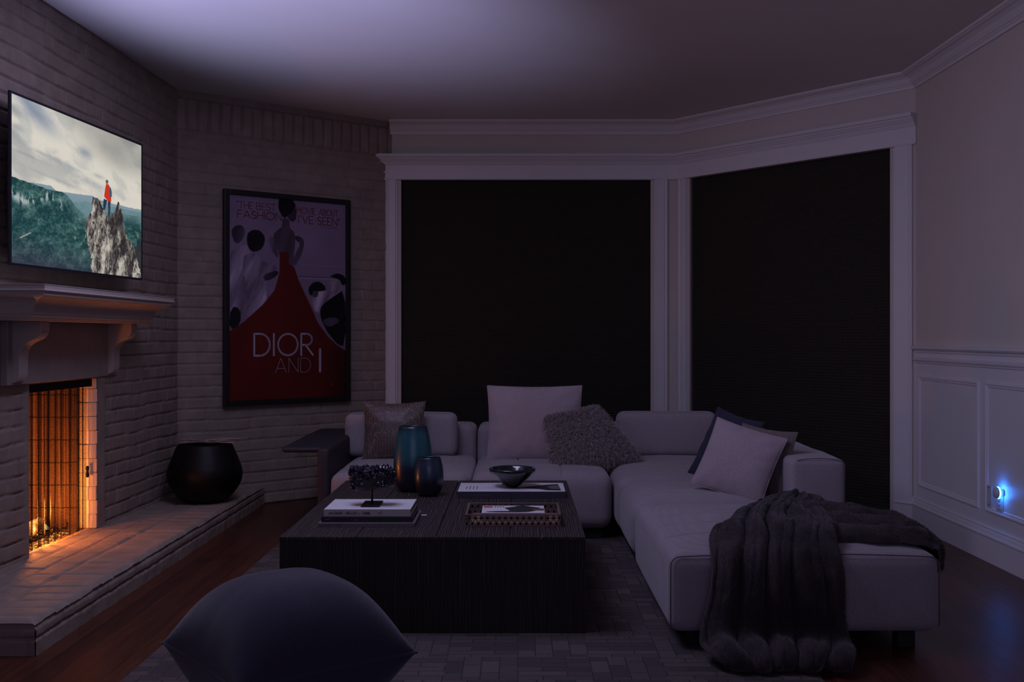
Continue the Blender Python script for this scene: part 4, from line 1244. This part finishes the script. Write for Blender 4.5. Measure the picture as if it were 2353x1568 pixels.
# ------------------------------------------------------------------ rug
def mk_rug_mesh():
    root = empty('area_rug', (-.14, 4.6, 0), 'large grey patchwork rug under the coffee table and sofa', 'rug')
    x0, x1, y0, y1, t = -1.25, 0.965, 2.2, 6.3, .010
    xs = np.linspace(x0, x1, 90); ys = np.linspace(y0, y1, 160); X, Y = np.meshgrid(xs, ys, indexing='ij')
    Z = t + .0025 * fbm(X * 6, Y * 6, 3) - .0015
    X = X + .004 * (fbm(Y * 3, Y * 0, 2) - .5) * (np.abs(X - (x0 + x1) / 2) > 1.0)
    m = MB(); m.grid(np.stack([X, Y, Z], -1))
    for a, b in ((0, slice(None)), (-1, slice(None))):
        e = np.stack([X[a, b], Y[a, b], Z[a, b]], -1); f = e.copy(); f[:, 2] = 0.0005
        m.grid(np.stack([e, f]))
    for b in (0, -1):
        e = np.stack([X[:, b], Y[:, b], Z[:, b]], -1); f = e.copy(); f[:, 2] = 0.0005
        m.grid(np.stack([e, f]))
    m.build('pile', M['rug'], root, smooth=False)
mk_rug_mesh()
RUG = 0.012

# ------------------------------------------------------------------ coffee table
def mk_table():
    root = empty('coffee_table', (-.311, 4.6, RUG), 'low square black oak coffee table with wide plank top', 'table')
    x0, x1, y0, y1, zt = -.871, .247, 3.855, 5.35, .362
    m = MB()
    cuts = [x0, -.592, -.299, -.028, x1]
    m.box(x0 + .002, x1 - .002, y0 + .002, y1 - .002, zt - .040, zt - .006)
    top = []
    for a, b in zip(cuts[:-1], cuts[1:]):
        m2 = MB(); ga = 0 if a == x0 else (.003 if abs(a + .299) < .01 else .0016); gb = 0 if b == x1 else (.003 if abs(b + .299) < .01 else .0016)
        m2.box(a + ga, b - gb, y0, y1, zt - .012, zt)
        m2.build('plank', M['table_top'], root, bevel=.0015)
    m.build('tabletop_core', M['table_side'], root)
    for nm, bx in (('front_panel', (x0, x1, y0 + .001, y0 + .03, RUG, zt - .0125)), ('back_panel', (x0, x1, y1 - .03, y1 - .001, RUG, zt - .0125)),
                   ('side_panel', (x0 + .001, x0 + .03, y0 + .03, y1 - .03, RUG, zt - .0125)), ('side_panel', (x1 - .03, x1 - .001, y0 + .03, y1 - .03, RUG, zt - .0125))):
        m = MB(); m.box(*bx); m.build(nm, M['table_side'], root, bevel=.001)
mk_table()
ZT = 0.362

# ------------------------------------------------------------------ sofa
def mk_sofa():
    root = empty('sectional_sofa', (.2, 6.0, 0), 'large low grey fabric sectional sofa with a chaise end on the right', 'sofa')
    S = M['sofa']
    def base(x0, x1, y0, y1, z0=None):
        m = MB(); m.box(x0 + .05, x1 - .05, y0 + .05, y1 - .05, RUG if z0 is None else z0, .085); m.build('plinth', M['dark_base'], root)
    zb = .065
    softbox('seat', -1.0, -.256, 5.60, 6.50, zb, .362, .055, S, root, .022, grooves=(), seed=1)
    softbox('seat', -.246, .500, 5.60, 6.50, zb, .362, .060, S, root, .022, grooves=(('x', 0.0, .012, .005), ('x', .235, .012, .005)), seed=2)
    softbox('seat', .522, 1.215, 5.44, 6.50, zb, .362, .070, S, root, .024, seed=3)
    softbox('seat', .520, 1.215, 4.765, 5.435, zb, .350, .085, S, root, .020, seed=4)
    softbox('ottoman_seat', .527, 1.465, 3.655, 4.760, zb, .338, .040, S, root, .030, grooves=(('y', 3.95, .013, .005), ('y', 4.16, .011, .005), ('y', 4.37, .011, .005)), seed=5, step=.016)
    base(-1.0, -.25, 5.6, 6.7); base(-.25, .50, 5.6, 6.7); base(.52, 1.46, 4.8, 6.7, .001)
    # short legs under the chaise end
    for x, y in ((.62, 3.75), (1.37, 3.75), (.62, 4.66), (1.37, 4.66)):
        m = MB(); m.box(x - .03, x + .03, y - .03, y + .03, .0005 if x > .96 else RUG, zb + .01); m.build('leg', M['dark_base'], root)
    # low back rests
    softbox('backrest', -1.0, -.258, 6.46, 6.74, zb, .548, .045, S, root, .006, side=.004, seed=6)
    softbox('backrest', -.246, .500, 6.46, 6.74, zb, .548, .045, S, root, .006, side=.004, seed=7)
    softbox('backrest', .510, 1.200, 6.46, 6.74, zb, .548, .045, S, root, .006, side=.004, seed=8)
    softbox('side_backrest', 1.222, 1.462, 4.705, 6.745, .30, .542, .024, S, root, .016, side=.005, seed=9, step=.03)
    softbox('side_backrest_base', 1.222, 1.462, 4.768, 6.745, zb, .31, .03, S, root, .0, side=.0, seed=9, step=.05)
    # piping along the end panel of the chaise and of the side back rest
    def pipe(x0, x1, y, z0, z1, r, rad=.0024, full=True):
        pts = [(x0, y, z0)] if full else []
        for a in (np.linspace(180, 90, 8) if full else (90,)): pts.append((x0 + r + r * math.cos(math.radians(a)), y, z1 - r + r * math.sin(math.radians(a))))
        xs = np.linspace(x0 + r, x1 - r, 14)[1:-1]
        for x in xs: pts.append((x, y, z1 + .010 * math.sin(PI * (x - x0) / (x1 - x0))))
        for a in np.linspace(90, 0, 8): pts.append((x1 - r + r * math.cos(math.radians(a)), y, z1 - r + r * math.sin(math.radians(a))))
        pts.append((x1, y, z0))
        m = MB(); m.tube(pts, rad, 8); m.build('piping', M['piping'], root, smooth=True)
    pipe(.530, 1.462, 3.661, .09, .330, .034)
    pipe(1.225, 1.459, 4.711, .33, .538, .022, .0022, False)
    # leather arm with an outward flap at the left end
    a_ = softbox('armrest', -1.069, -1.004, 5.62, 6.74, .02, .497, .018, M['leather'], root, .002, side=.002, step=.05, label='dark leather arm panel')
    softbox('armrest_flap', -1.262, -1.046, 5.635, 6.73, .470, .503, .016, M['leather'], root, .004, side=.006, step=.04)
mk_sofa()

# loose back cushions
def back_cushion(x0, x1, label, seed, z1=.632):
    root = empty('back_cushion', ((x0 + x1) / 2, 6.36, .37), label, 'back cushion', 'loose back cushions')
    softbox('cover', x0, x1, 6.30, 6.445, .372, z1, .040, M['cushion'], root, .004, side=.010, seed=seed, step=.02)
    for xx in (x0 + .012, ):
        pts = [(x0 + .006, 6.322, .40), (x0 + .006, 6.322, z1 - .04), (x0 + .018, 6.322, z1 - .012), (x0 + .045, 6.322, z1 - .001), (x1 - .045, 6.322, z1 - .001), (x1 - .018, 6.322, z1 - .012), (x1 - .006, 6.322, z1 - .04), (x1 - .006, 6.322, .40)]
        m = MB(); m.tube(pts, .003, 6); m.build('piping', M['cushion'], root, smooth=True)
back_cushion(-1.030, -.372, 'long low grey back cushion behind the embossed leather pillow', 11)
back_cushion(.600, 1.190, 'long low grey back cushion in the corner right of the shaggy pillow', 12, .636)

# pillows
pillow('throw_pillow', .365, .355, .11, (-.725, 6.165, .535), 0.03, .20, 0.0, M['croc'],
       'brown pillow with shiny crocodile-embossed leather front at the left end of the sofa', seed=1, back_mat=M['brown_fabric'], ear=.055)
pillow('throw_pillow', .555, .445, .13, (.098, 6.150, .583), 0.0, .16, 0.0, M['linen'],
       'large upright pale linen pillow in the middle of the sofa', seed=2, ear=.03)
r_, F_, B_ = pillow('throw_pillow', .40, .335, .17, (.375, 5.985, .510), 0.06, .40, .20, M['wool'],
       'shaggy curly wool pillow leaning on the big linen pillow', seed=3, ear=.02, p=2.0, flare=.42)
p1, n1 = sample_grid(F_, 15000, 1)
strands('curly_wool', p1, n1, .034, .0030, .0045, 5, M['wool'], r_, 2, droop=.35)
p1, n1 = sample_grid(B_[::-1], 4000, 5)
strands('curly_wool_back', p1, n1, .032, .003, .0045, 4, M['wool'], r_, 3, droop=.3)
pillow('throw_pillow', .38, .38, .11, (1.060, 5.40, .520), -1.05, .42, -.16, M['navy'],
       'dark navy pillow seen half edge-on behind the front mauve pillow', seed=4)
pillow('throw_pillow', .34, .33, .11, (1.160, 5.00, .498), -.95, .22, -.06, M['brown_fabric'],
       'taupe pillow tucked between the front pillow and the side back rest', seed=6)
pillow('throw_pillow', .36, .345, .12, (1.030, 4.930, .508), -.52, .40, -.26, M['pink'],
       'pale mauve linen pillow, frontmost on the chaise side', seed=5, ear=.035)

# fur throw
def mk_throw():
    root = empty('fur_throw', (1.0, 3.9, .36), 'dark brown faux fur throw draped in folds over the chaise end', 'throw blanket')
    # hanging lobe
    K = [(4.55, .398, 1.12, 1.30), (4.40, .412, 1.03, 1.29), (4.20, .420, .89, 1.24), (4.00, .418, .79, 1.20), (3.85, .408, .735, 1.165), (3.72, .390, .69, 1.14), (3.63, .350, .662, 1.12), (3.595, .290, .652, 1.11), (3.580, .220, .645, 1.107), (3.570, .150, .637, 1.112), (3.560, .095, .628, 1.128), (3.525, .055, .620, 1.135), (3.450, .050, .632, 1.12), (3.400, .040, .655, 1.08), (3.395, .026, .665, 1.07), (3.45, .021, .67, 1.06)]
    K = np.array(K); L = np.concatenate([[0], np.cumsum(np.linalg.norm(np.diff(K[:, :2], axis=0), axis=1))])
    nv, nu = 210, 200
    t = np.linspace(0, L[-1], nv); cur = [np.interp(t, L, K[:, i]) for i in range(4)]
    ker = np.ones(9) / 9
    cur = [np.convolve(np.pad(c, 4, mode='edge'), ker, 'valid') for c in cur]
    u = np.linspace(0, 1, nu)
    T_, U = np.meshgrid(np.linspace(0, 1, nv), u, indexing='ij')
    Yc, Zc, Xa, Xb = [c[:, None] for c in cur]
    dY = np.gradient(cur[0]); dZ = np.gradient(cur[1]); l = np.hypot(dY, dZ); ny_ = (dZ / l)[:, None] * -1 * -1; nz__ = (-dY / l)[:, None]
    # normal pointing up / towards the camera
    Ny = (dZ / l)[:, None]; Nz = (-dY / l)[:, None]
    Uw = U + .045 * np.sin(T_ * 5 + 1) * (1 - .4 * U) + .16 * (fbm(T_ * 2.2, U * 1.6, 3) - .5) + .05 * (fbm(T_ * 7, U * 4, 6) - .5)
    nf = 5.0 + 0 * U
    fold = np.abs(np.sin(PI * nf * Uw)) ** .55
    fold2 = np.abs(np.sin(PI * 9 * Uw + 2 * T_)) ** .6
    amp = (.028 + .020 * sstep(.3, 1, T_)) * (.55 + .9 * fbm(Uw * 5, T_ * 1.5, 12, 2))
    edge = np.clip(np.sin(PI * np.clip(U, 0, 1)), 0, 1) ** .35
    h = (amp * fold + .008 * fold2) * edge + .016 * (fbm(U * 9, T_ * 14, 5, 4) - .5)
    cross = .010 * np.sin(T_ * 34 + 5 * fbm(U * 3, T_ * 3, 8)) * sstep(.1, .3, T_) * (1 - .3 * sstep(.8, 1, T_))
    h = (h + cross * fold) * (1 - sstep(.955, .985, T_))
    X = Xa + (Xb - Xa) * U + .012 * np.sin(T_ * 20 + U * 6) * (1 - edge * .5)
    Y = Yc + Ny * h + (.02 * np.sin(U * 17) * sstep(.92, 1, T_))
    Z = Zc + Nz * h - .040 * (1 - edge) * (1 - sstep(.35, .5, T_))
    Y = Y + .03 * (1 - edge) * sstep(.45, .55, T_) * (1 - sstep(.8, .95, T_))
    Z = np.maximum(Z, .020)
    P = np.stack([X, Y, Z], -1)
    # lower the long borders so the throw has a closed edge
    m = MB(); m.grid(P); 
    o = m.build('hanging_end', M['throwfur'], root, smooth=True)
    # lobe spreading to the right edge of the chaise
    nu, nv = 170, 90
    s = np.linspace(0, 1, nu); v = np.linspace(0, 1, nv); Sg, Vg = np.meshgrid(s, v, indexing='ij')
    xs = np.interp(s, [0, .2, .72, .84, .92, 1], [1.03, 1.15, 1.44, 1.480, 1.490, 1.492])
    zs = np.interp(s, [0, .2, .72, .84, .92, 1], [.385, .392, .388, .360, .31, .25])
    xs = np.convolve(np.pad(xs, 5, mode='edge'), np.ones(11) / 11, 'valid'); zs = np.convolve(np.pad(zs, 5, mode='edge'), np.ones(11) / 11, 'valid')
    yn = np.interp(s, [0, .3, .7, .85, 1], [3.80, 3.78, 3.74, 3.70, 3.74]); yf = np.interp(s, [0, .3, .7, .85, 1], [4.60, 4.52, 4.20, 4.06, 4.02])
    dx = np.gradient(xs); dz = np.gradient(zs); l = np.hypot(dx, dz); Nx = (-dz / l)[:, None]; Nz = (dx / l)[:, None]
    Vw = Vg + .05 * np.sin(Sg * 5) + .05 * (fbm(Sg * 3, Vg * 2, 9) - .5)
    fold = np.abs(np.sin(PI * 4 * Vw)) ** .6
    ed = np.clip(np.sin(PI * Vg), 0, 1) ** .35
    h = (.042 * fold * (.6 + .8 * fbm(Vw * 4, Sg * 2, 4, 2))) * ed + .018 * (fbm(Sg * 12, Vg * 8, 15, 4) - .5)
    X2 = xs[:, None] + Nx * h; Z2 = zs[:, None] + Nz * h; Y2 = yn[:, None] * (1 - Vg) + yf[:, None] * Vg + .01 * np.sin(Sg * 25)
    Z2 = Z2 - .034 * (1 - ed) * (1 - sstep(.75, .9, Sg)); X2 = X2 - .012 * (1 - ed) * sstep(.75, .9, Sg)
    P2 = np.stack([X2, Y2, Z2], -1)
    m = MB(); m.grid(P2); m.build('spread_end', M['throwfur'], root, smooth=True)
    a, n_ = sample_grid(P, 46000, 3); k = np.where((n_ @ np.array([0, -.5, 1.])) < 0, -1, 1)[:, None]; 
    strands('fur', a, n_ * k, .0085, .0013, .0006, 2, M['throwfur'], root, 4, droop=.5, comb=(.15, -.6, -.7))
    a, n_ = sample_grid(P2, 22000, 6); k = np.where((n_ @ np.array([.5, 0, 1.])) < 0, -1, 1)[:, None]
    strands('fur_spread', a, n_ * k, .0085, .0013, .0006, 2, M['throwfur'], root, 5, droop=.5, comb=(.7, -.3, -.2))
mk_throw()

# floor cushion in the foreground
pillow('floor_cushion', .52, .52, .41, (-.640, 2.93, .232), .66, PI / 2, .0, M['charcoal_cushion'],
       'big plump charcoal blue floor cushion on the rug in the foreground', 'floor cushion', seed=9, ear=.03, p=3.0, n=80, wr=.25)

# ------------------------------------------------------------------ pot with twigs on the hearth
def mk_pot():
    cx, cy, z0 = -1.83, 6.17, HZ - .003
    root = empty('ceramic_pot', (cx, cy, z0), 'big round black pot standing on the hearth', 'pot')
    pr = [(.001, z0)] + sm([(.085, z0), (.115, z0 + .010), (.163, z0 + .050), (.200, z0 + .105), (.214, z0 + .155), (.211, z0 + .195), (.198, z0 + .235), (.182, z0 + .275), (.163, z0 + .320), (.152, z0 + .340)], 40) + [ (.139, z0 + .344), (.133, z0 + .338), (.140, z0 + .320), (.170, z0 + .26), (.19, z0 + .19), (.17, z0 + .1), (.08, z0 + .03), (.001, z0 + .025)]
    m = MB(); m.lathe(pr, cx, cy, 72); m.build('body', M['pot'], root, smooth=True)
    R = random.Random(5)
    lab = 'bundle of thin pale sticks laid across the mouth of the black pot'
    t = empty('stick_bundle', (cx, cy, z0 + .345), lab, 'sticks')
    for i in range(22):
        a = R.gauss(.18, .16) if i < 16 else R.gauss(-.35, .1)
        L = R.uniform(.14, .21); ox, oy = R.uniform(-.03, .05), R.uniform(-.10, .10)
        z = z0 + .352 + R.uniform(0, .016)
        p = []
        for k in np.linspace(-1, 1, 7):
            p.append((cx + ox + math.cos(a) * L * k, cy + oy * .8 + math.sin(a) * L * k * .6, z + .004 * math.sin(k * 2 + i) + R.uniform(-.001, .001)))
        m = MB(); m.tube(p, [R.uniform(.0022, .0034)] * 7, 6); m.build('stick', M['twig'], t, smooth=True)
mk_pot()

# ------------------------------------------------------------------ things on the coffee table
def book(name, x0, x1, y0, y1, z0, z1, cover, label, page=None, spine='front', spine_mat=None, yaw=0):
    root = empty(name, ((x0 + x1) / 2, (y0 + y1) / 2, z0), label, 'book')
    c = .0028 if z1 - z0 > .012 else .0015
    m = MB(); m.box(x0 + .001, x1 - .004, y0 + .003, y1 - .004, z0 + c, z1 - c); m.build('pages', M['paper'], root)
    m = MB(); m.box(x0, x1, y0, y1, z1 - c, z1); m.build('front_cover', cover, root, bevel=.0006)
    m = MB(); m.box(x0, x1, y0, y1, z0, z0 + c); m.build('back_cover', cover, root, bevel=.0006)
    m = MB(); m.box(x0, x1, y0 - .0005, y0 + .0028, z0 + .0002, z1 - .0002); sp = m.build('spine', spine_mat or cover, root, bevel=.0006)
    return root, sp
# stack at the left
r1, s1 = book('book', -.768, -.396, 4.050, 4.345, ZT, .3775, M['grey_cover'], 'thin grey book with a large format, bottom of the stack of three')
r2, s2 = book('book', -.758, -.408, 4.066, 4.328, .3778, .3985, M['black_cover'], 'black book with PARIS 1962 on its spine, middle of the stack of three')
r3, s3 = book('book', -.7485, -.4145, 4.072, 4.323, .3988, .427, M['white_cover'], 'thick white book with black lettering on its spine, top of the stack of three', spine_mat=M['white_spine'])
X3, Z3, N3 = (1, 0, 0), (0, 0, 1), (0, -1, 0)
lettering('lettering', 'JACQUES', (-.731, 4.0714, .4085), X3, Z3, .0075, .054, .0016, M['ink'], s3, N3)
lettering('lettering', 'HELLEU', (-.665, 4.0714, .4085), X3, Z3, .0075, .046, .0016, M['ink'], s3, N3)
lettering('lettering', '&', (-.612, 4.0714, .4085), X3, Z3, .0045, .0035, .0010, M['ink'], s3, N3)
lettering('lettering', 'CHANEL', (-.599, 4.0714, .4078), X3, Z3, .0080, .030, .0015, M['ink'], s3, N3)
m = MB(); m.add([(-.551, 4.0712, .4125), (-.544, 4.0712, .409), (-.544, 4.0712, .416)], [(0, 1, 2)]); m.v[-1][:, 0] += .013; m.build('emblem', M['ink'], s3)
m = MB()
for i in range(7): m.box(-.5262, -.5246, 4.0710, 4.0713, .4045 + i * .0028, .4058 + i * .0028)
m.build('small_print', M['ink'], s3)
lettering('lettering', 'PARIS', (-.640, 4.0654, .3840), X3, Z3, .0085, .030, .0009, M['ink_grey'], s2, N3)
lettering('lettering', '1962', (-.602, 4.0654, .3840), X3, Z3, .0085, .022, .0009, M['ink_grey'], s2, N3)
m = MB(); m.tube([(-.744, 4.0652, .388), (-.740, 4.0652, .3905), (-.736, 4.0652, .388), (-.731, 4.0652, .3905), (-.724, 4.0652, .3905)], .0007, 5); m.build('emblem', M['ink_grey'], s2)
lettering('lettering', 'GENEVIEVE', (-.750, 4.0494, .3675), X3, Z3, .0035, .035, .0005, M['black_cover'], s1, N3)
lettering('lettering', 'PARIS', (-.700, 4.0494, .3675), X3, Z3, .0035, .020, .0005, M['black_cover'], s1, N3)
bm_ = MB(); bm_.box(-.404, -.372, 4.30, 4.318, .3635, .3645)
bm_.build('bookmark', M['white_cover'], r1)

# amethyst on a stand
def mk_amethyst():
    cx, cy = -.577, 4.178
    root = empty('amethyst_specimen', (cx, cy, .427), 'dark purple amethyst crystal cluster mounted on a black stand', 'crystal')
    m = MB(); m.box(cx - .036, cx + .036, cy - .060, cy + .060, .4272, .4345); b = m.build('stand_base', M['iron'], root, bevel=.001)
    m = MB(); m.tube([(cx, cy, .434), (cx, cy, .512)], .0042, 12); m.build('stand_rod', M['iron'], root, smooth=True)
    # rock body
    nu, nv = 60, 90
    th = np.linspace(.02, PI - .02, nu); ph = np.arange(nv) * 2 * PI / nv
    T, Pp = np.meshgrid(th, ph, indexing='ij')
    sx, sy, sz = .090, .044, .042
    x = np.sin(T) * np.cos(Pp); y = np.sin(T) * np.sin(Pp); z = np.cos(T)
    pw = lambda q, e: np.sign(q) * np.abs(q) ** e
    r = 1 + .22 * (fbm(x * 3 + 5, y * 3 + z * 4 + 5, 3, 4) - .5)
    RS = np.sin(T) ** .38; X = cx + sx * RS * pw(np.cos(Pp), .8) * r + .002; Y = cy + sy * RS * pw(np.sin(Pp), .8) * r; Z = .533 + sz * pw(z, .52) * r * (1 - .10 * x) + .004 * np.sin(x * 5)
    m = MB(); m.grid(np.stack([X, Y, Z], -1), close_v=True)
    rock = m.build('rock_matrix', M['amethyst_matrix'], root, smooth=True); fixn(rock)
    R = np.random.default_rng(8)
    m = MB(); cnt = 0
    P_ = np.stack([X, Y, Z], -1).reshape(-1, 3); C0 = np.array([cx, cy, .53])
    zz = P_[:, 2]
    cand = P_[(zz > .508 + .010 * np.sin(P_[:, 0] * 60))]
    for i in range(420):
        p = cand[R.integers(len(cand))] ; d = (p - C0) / np.array([sx, sy, sz]) ** 1.2; d /= np.linalg.norm(d)
        d = d + R.normal(size=3) * .35 + np.array([0, 0, .3]); d /= np.linalg.norm(d)
        rr = R.uniform(.0035, .0090); L = R.uniform(.003, .011); tip = rr * R.uniform(.9, 1.4)
        a = np.cross(d, [0.1, .9, .2]); a /= np.linalg.norm(a); b2 = np.cross(d, a); o = p - d * .006; q0 = R.random() * 6
        V = [o + rr * (math.cos(q0 + k * PI / 3) * a + math.sin(q0 + k * PI / 3) * b2) for k in range(6)]
        V += [v + d * L for v in V]; V.append(o + d * (L + tip) + (a * R.normal() + b2 * R.normal()) * rr * .15)
        F = [(k, (k + 1) % 6, 6 + (k + 1) % 6, 6 + k) for k in range(6)] + [(6 + k, 6 + (k + 1) % 6, 12) for k in range(6)]
        m.add(V, F)
    o = m.build('crystals', M['crystal'], root); tag(o, kind='stuff')
mk_amethyst()

def vase(cx, cy, prof, mat, label):
    root = empty('vase', (cx, cy, ZT), label, 'vase', 'glazed vases on the coffee table')
    m = MB(); m.lathe(prof, cx, cy, 72); m.build('body', mat, root, smooth=True)
    return root
tz = ZT
tall = sm([(.052, tz), (.070, tz + .012), (.086, tz + .045), (.0925, tz + .10), (.092, tz + .15), (.087, tz + .20), (.079, tz + .25), (.071, tz + .285), (.067, tz + .300), (.063, tz + .306)]) 
tall = [(.001, tz)] + tall + sm([(.059, tz + .304), (.057, tz + .296), (.066, tz + .26), (.080, tz + .2), (.085, tz + .1), (.06, tz + .02)], 16) + [(.001, tz + .012)]
vase(-.496, 5.00, tall, M['vase_teal'], 'tall teal glazed vase behind the amethyst')
shrt = sm([(.034, tz), (.048, tz + .010), (.060, tz + .035), (.0665, tz + .07), (.067, tz + .10), (.063, tz + .135), (.057, tz + .160), (.054, tz + .172), (.051, tz + .177)], 32)
shrt = [(.001, tz)] + shrt + sm([(.047, tz + .175), (.045, tz + .168), (.055, tz + .13), (.060, tz + .09), (.045, tz + .02)], 14) + [(.001, tz + .012)]
vase(-.408, 4.845, shrt, M['vase_blue'], 'short dark blue glazed vase right of the tall teal one')

# wide book with the bowl
r4, s4 = book('book', -.272, .215, 4.762, 5.040, ZT, .393, M['white_cover'], 'wide white-covered picture book under the dark bowl', spine_mat=M['navy_cover'])
for ch in list(r4.children):
    if ch.name.startswith('back_cover'): ch.data.materials.clear(); ch.data.materials.append(M['navy_cover'])
cvr = [c for c in r4.children if c.name.startswith('front_cover')][0]
m = MB()
z = .3932
m.add([(-.19, 4.868, z), (-.03, 4.878, z), (.02, 4.90, z), (.10, 4.95, z), (.13, 4.975, z), (.19, 5.00, z), (.196, 4.79, z), (.13, 4.80, z), (.10, 4.835, z), (.02, 4.868, z)], [tuple(range(10))])
m.build('printed_tower', M['ink'], cvr)
m = MB(); m.add([(.135, 4.90, z + .0003), (.15, 4.94, z + .0003), (.19, 4.965, z + .0003), (.192, 4.83, z + .0003), (.155, 4.845, z + .0003)], [tuple(range(5))]); m.build('printed_arch', M['ink_grey'], cvr)
m = MB(); m.lathe([(.0005, z + .0004), (.016, z + .0004)], -.060, 4.975, 24); m.build('printed_disc', plain('orange_print', (.42, .13, .04), .5), cvr)
lettering('lettering', 'GUSTAVE EIFFEL', (-.245, 4.7608, .3712), X3, Z3, .009, .12, .0006, M['ink_grey'], s4, N3)
for i, xx in enumerate((-.238, -.222, -.206, -.190)):
    m = MB(); m.box(xx, xx + .004, 4.86 - .03, 4.86 + .06 + .01 * (i % 2), z, z + .0003); m.build('printed_title', M['ink_grey'], cvr)

def mk_bowl():
    cx, cy, z0 = -.026, 4.905, .3935
    root = empty('bowl', (cx, cy, z0), 'dark glossy conical bowl standing on the wide picture book', 'bowl')
    o_ = sm([(.026, z0), (.040, z0 + .010), (.066, z0 + .034), (.092, z0 + .058), (.105, z0 + .072), (.1085, z0 + .081), (.106, z0 + .087), (.100, z0 + .0885)], 30)
    i_ = sm([(.094, z0 + .085), (.086, z0 + .074), (.060, z0 + .045), (.030, z0 + .018)], 16)
    m = MB(); m.lathe([(.001, z0)] + o_ + i_ + [(.001, z0 + .014)], cx, cy, 72); m.build('body', M['bowl'], root, smooth=True)
mk_bowl()

# carved lattice tray
def mk_tray():
    x0, x1, y0, y1, z0, z1 = -.204, .166, 4.060, 4.345, ZT + .0003, .409
    root = empty('lattice_tray', ((x0 + x1) / 2, (y0 + y1) / 2, ZT), 'brown carved lattice tray holding magazines', 'tray')
    m = MB(); m.box(x0 + .004, x1 - .004, y0 + .004, y1 - .004, z0, z0 + .006); m.build('bottom', M['lattice'], root)
    def rim():
        m = MB(); w = .009
        m.box(x0, x1, y0, y0 + w, z1 - .004, z1); m.box(x0, x1, y1 - w, y1, z1 - .004, z1)
        m.box(x0, x0 + w, y0 + w, y1 - w, z1 - .004, z1); m.box(x1 - w, x1, y0 + w, y1 - w, z1 - .004, z1)
        m.build('rim', M['tray_rim'], root, bevel=.001)
        m = MB(); w = .006
        m.box(x0, x1, y0, y0 + w, z0, z0 + .003); m.box(x0, x1, y1 - w, y1, z0, z0 + .003)
        m.box(x0, x0 + w, y0 + w, y1 - w, z0, z0 + .003); m.box(x1 - w, x1, y0 + w, y1 - w, z0, z0 + .003)
        m.build('lower_rim', M['tray_rim'], root)
    rim()
    def panel_(o, d, L):
        o = np.array(o, float); d = np.array(d, float); hz = z1 - z0 - .004
        nrm = np.array([-d[1], d[0], 0]) * .005
        m = MB()
        cell = L / round(L / .0235); rows = 2; rh = hz / rows
        def strut(a, b, w):
            a = np.array(a); b = np.array(b); dd_ = b - a; Ln = np.linalg.norm(dd_); dd_ /= Ln; p = np.array([-dd_[1], dd_[0]])
            V = []
            for k in (0, 1):
                for (pt, ww) in ((a, w * 1.3), (b, w * .55)):
                    for s in (-1, 1):
                        q = pt + p * s * ww / 2; q = np.array([min(max(q[0], 0), L), min(max(q[1], 0), hz)])
                        V.append(o + d * q[0] + np.array([0, 0, q[1]]) + nrm * k)
            m.add(V, [(0, 1, 3, 2), (4, 6, 7, 5), (0, 2, 6, 4), (1, 5, 7, 3), (0, 4, 5, 1), (2, 3, 7, 6)])
        for r in range(rows):
            nc = int(round(L / cell))
            for c in range(-1, nc + 1):
                ctr = (c * cell + (cell * .5 if r % 2 else 0) + cell * .25, (r + .5) * rh)
                for a in (0, 60, 120, 180, 240, 300):
                    sgn = 1
                    e = (ctr[0] + math.cos(math.radians(a)) * cell * .5, ctr[1] + math.sin(math.radians(a)) * rh * .58)
                    if 0 <= ctr[0] <= L: strut(ctr, e, .0052)
        m.build('lattice_side', M['lattice'], root)
    panel_((x0, y0 + .001, z0), (1, 0, 0), x1 - x0); panel_((x0, y1 - .006, z0), (1, 0, 0), x1 - x0)
    panel_((x0 + .006, y0 + .006, z0), (0, 1, 0), y1 - y0 - .012); panel_((x1 - .001, y0 + .006, z0), (0, 1, 0), y1 - y0 - .012)
    # magazines
    mats = [plain('magazine_paper', (.34, .30, .29), .5, vary=.2, vs=300), M['white_cover']]
    z = z0 + .0063
    for i, (t, lb) in enumerate(((.012, 'thick magazine lying at the bottom of the lattice tray'), (.011, 'middle magazine of the pile in the lattice tray'), (.010, 'top magazine in the lattice tray with a dark picture on its cover'))):
        r = empty('magazine', (-.018, 4.22, z), lb, 'magazine', 'magazines in the tray')
        dx = (.002, -.001, .0)[i]
        m = MB(); m.box(-.143 + dx, .105 + dx, 4.135, 4.312, z, z + t - .0008); m.build('pages', mats[0], r)
        m = MB(); m.box(-.143 + dx, .1055 + dx, 4.1345, 4.3125, z + t - .0008, z + t); cv = m.build('cover', mats[1], r)
        z += t + .0002
    zt = z
    m = MB(); cx, cy = .018, 4.232
    V = [(cx + .066 * math.cos(a) * (1 + .12 * math.sin(5 * a)), cy + .074 * math.sin(a) * (1 + .08 * math.cos(4 * a)), zt) for a in np.linspace(0, 2 * PI, 40, endpoint=False)]
    m.add(V, [tuple(range(40))]); m.build('printed_head', M['ink'], cv)
    m = MB(); V = [(-.040 + .088 * math.cos(a), 4.165 + .018 * math.sin(a), zt - .0001) for a in np.linspace(0, 2 * PI, 30, endpoint=False)]
    m.add(V, [tuple(range(30))]); m.build('printed_strip', plain('brown_print', (.10, .05, .04), .5), cv)
    m = MB(); m.box(-.138, -.102, 4.262, 4.298, zt, zt + .0002); m.build('red_masthead', plain('red_masthead', (.50, .08, .09), .5), cv)
    m = MB(); m.box(.060, .104, 4.19, 4.24, zt, zt + .0002); m.build('printed_shoulder', plain('rust_print', (.13, .07, .06), .5), cv)
    for k in range(4):
        m = MB(); m.box(-.095 + k * .011, -.088 + k * .011, 4.27, 4.292, zt, zt + .0002); m.build('printed_letter', M['ink_grey'], cv)
mk_tray()
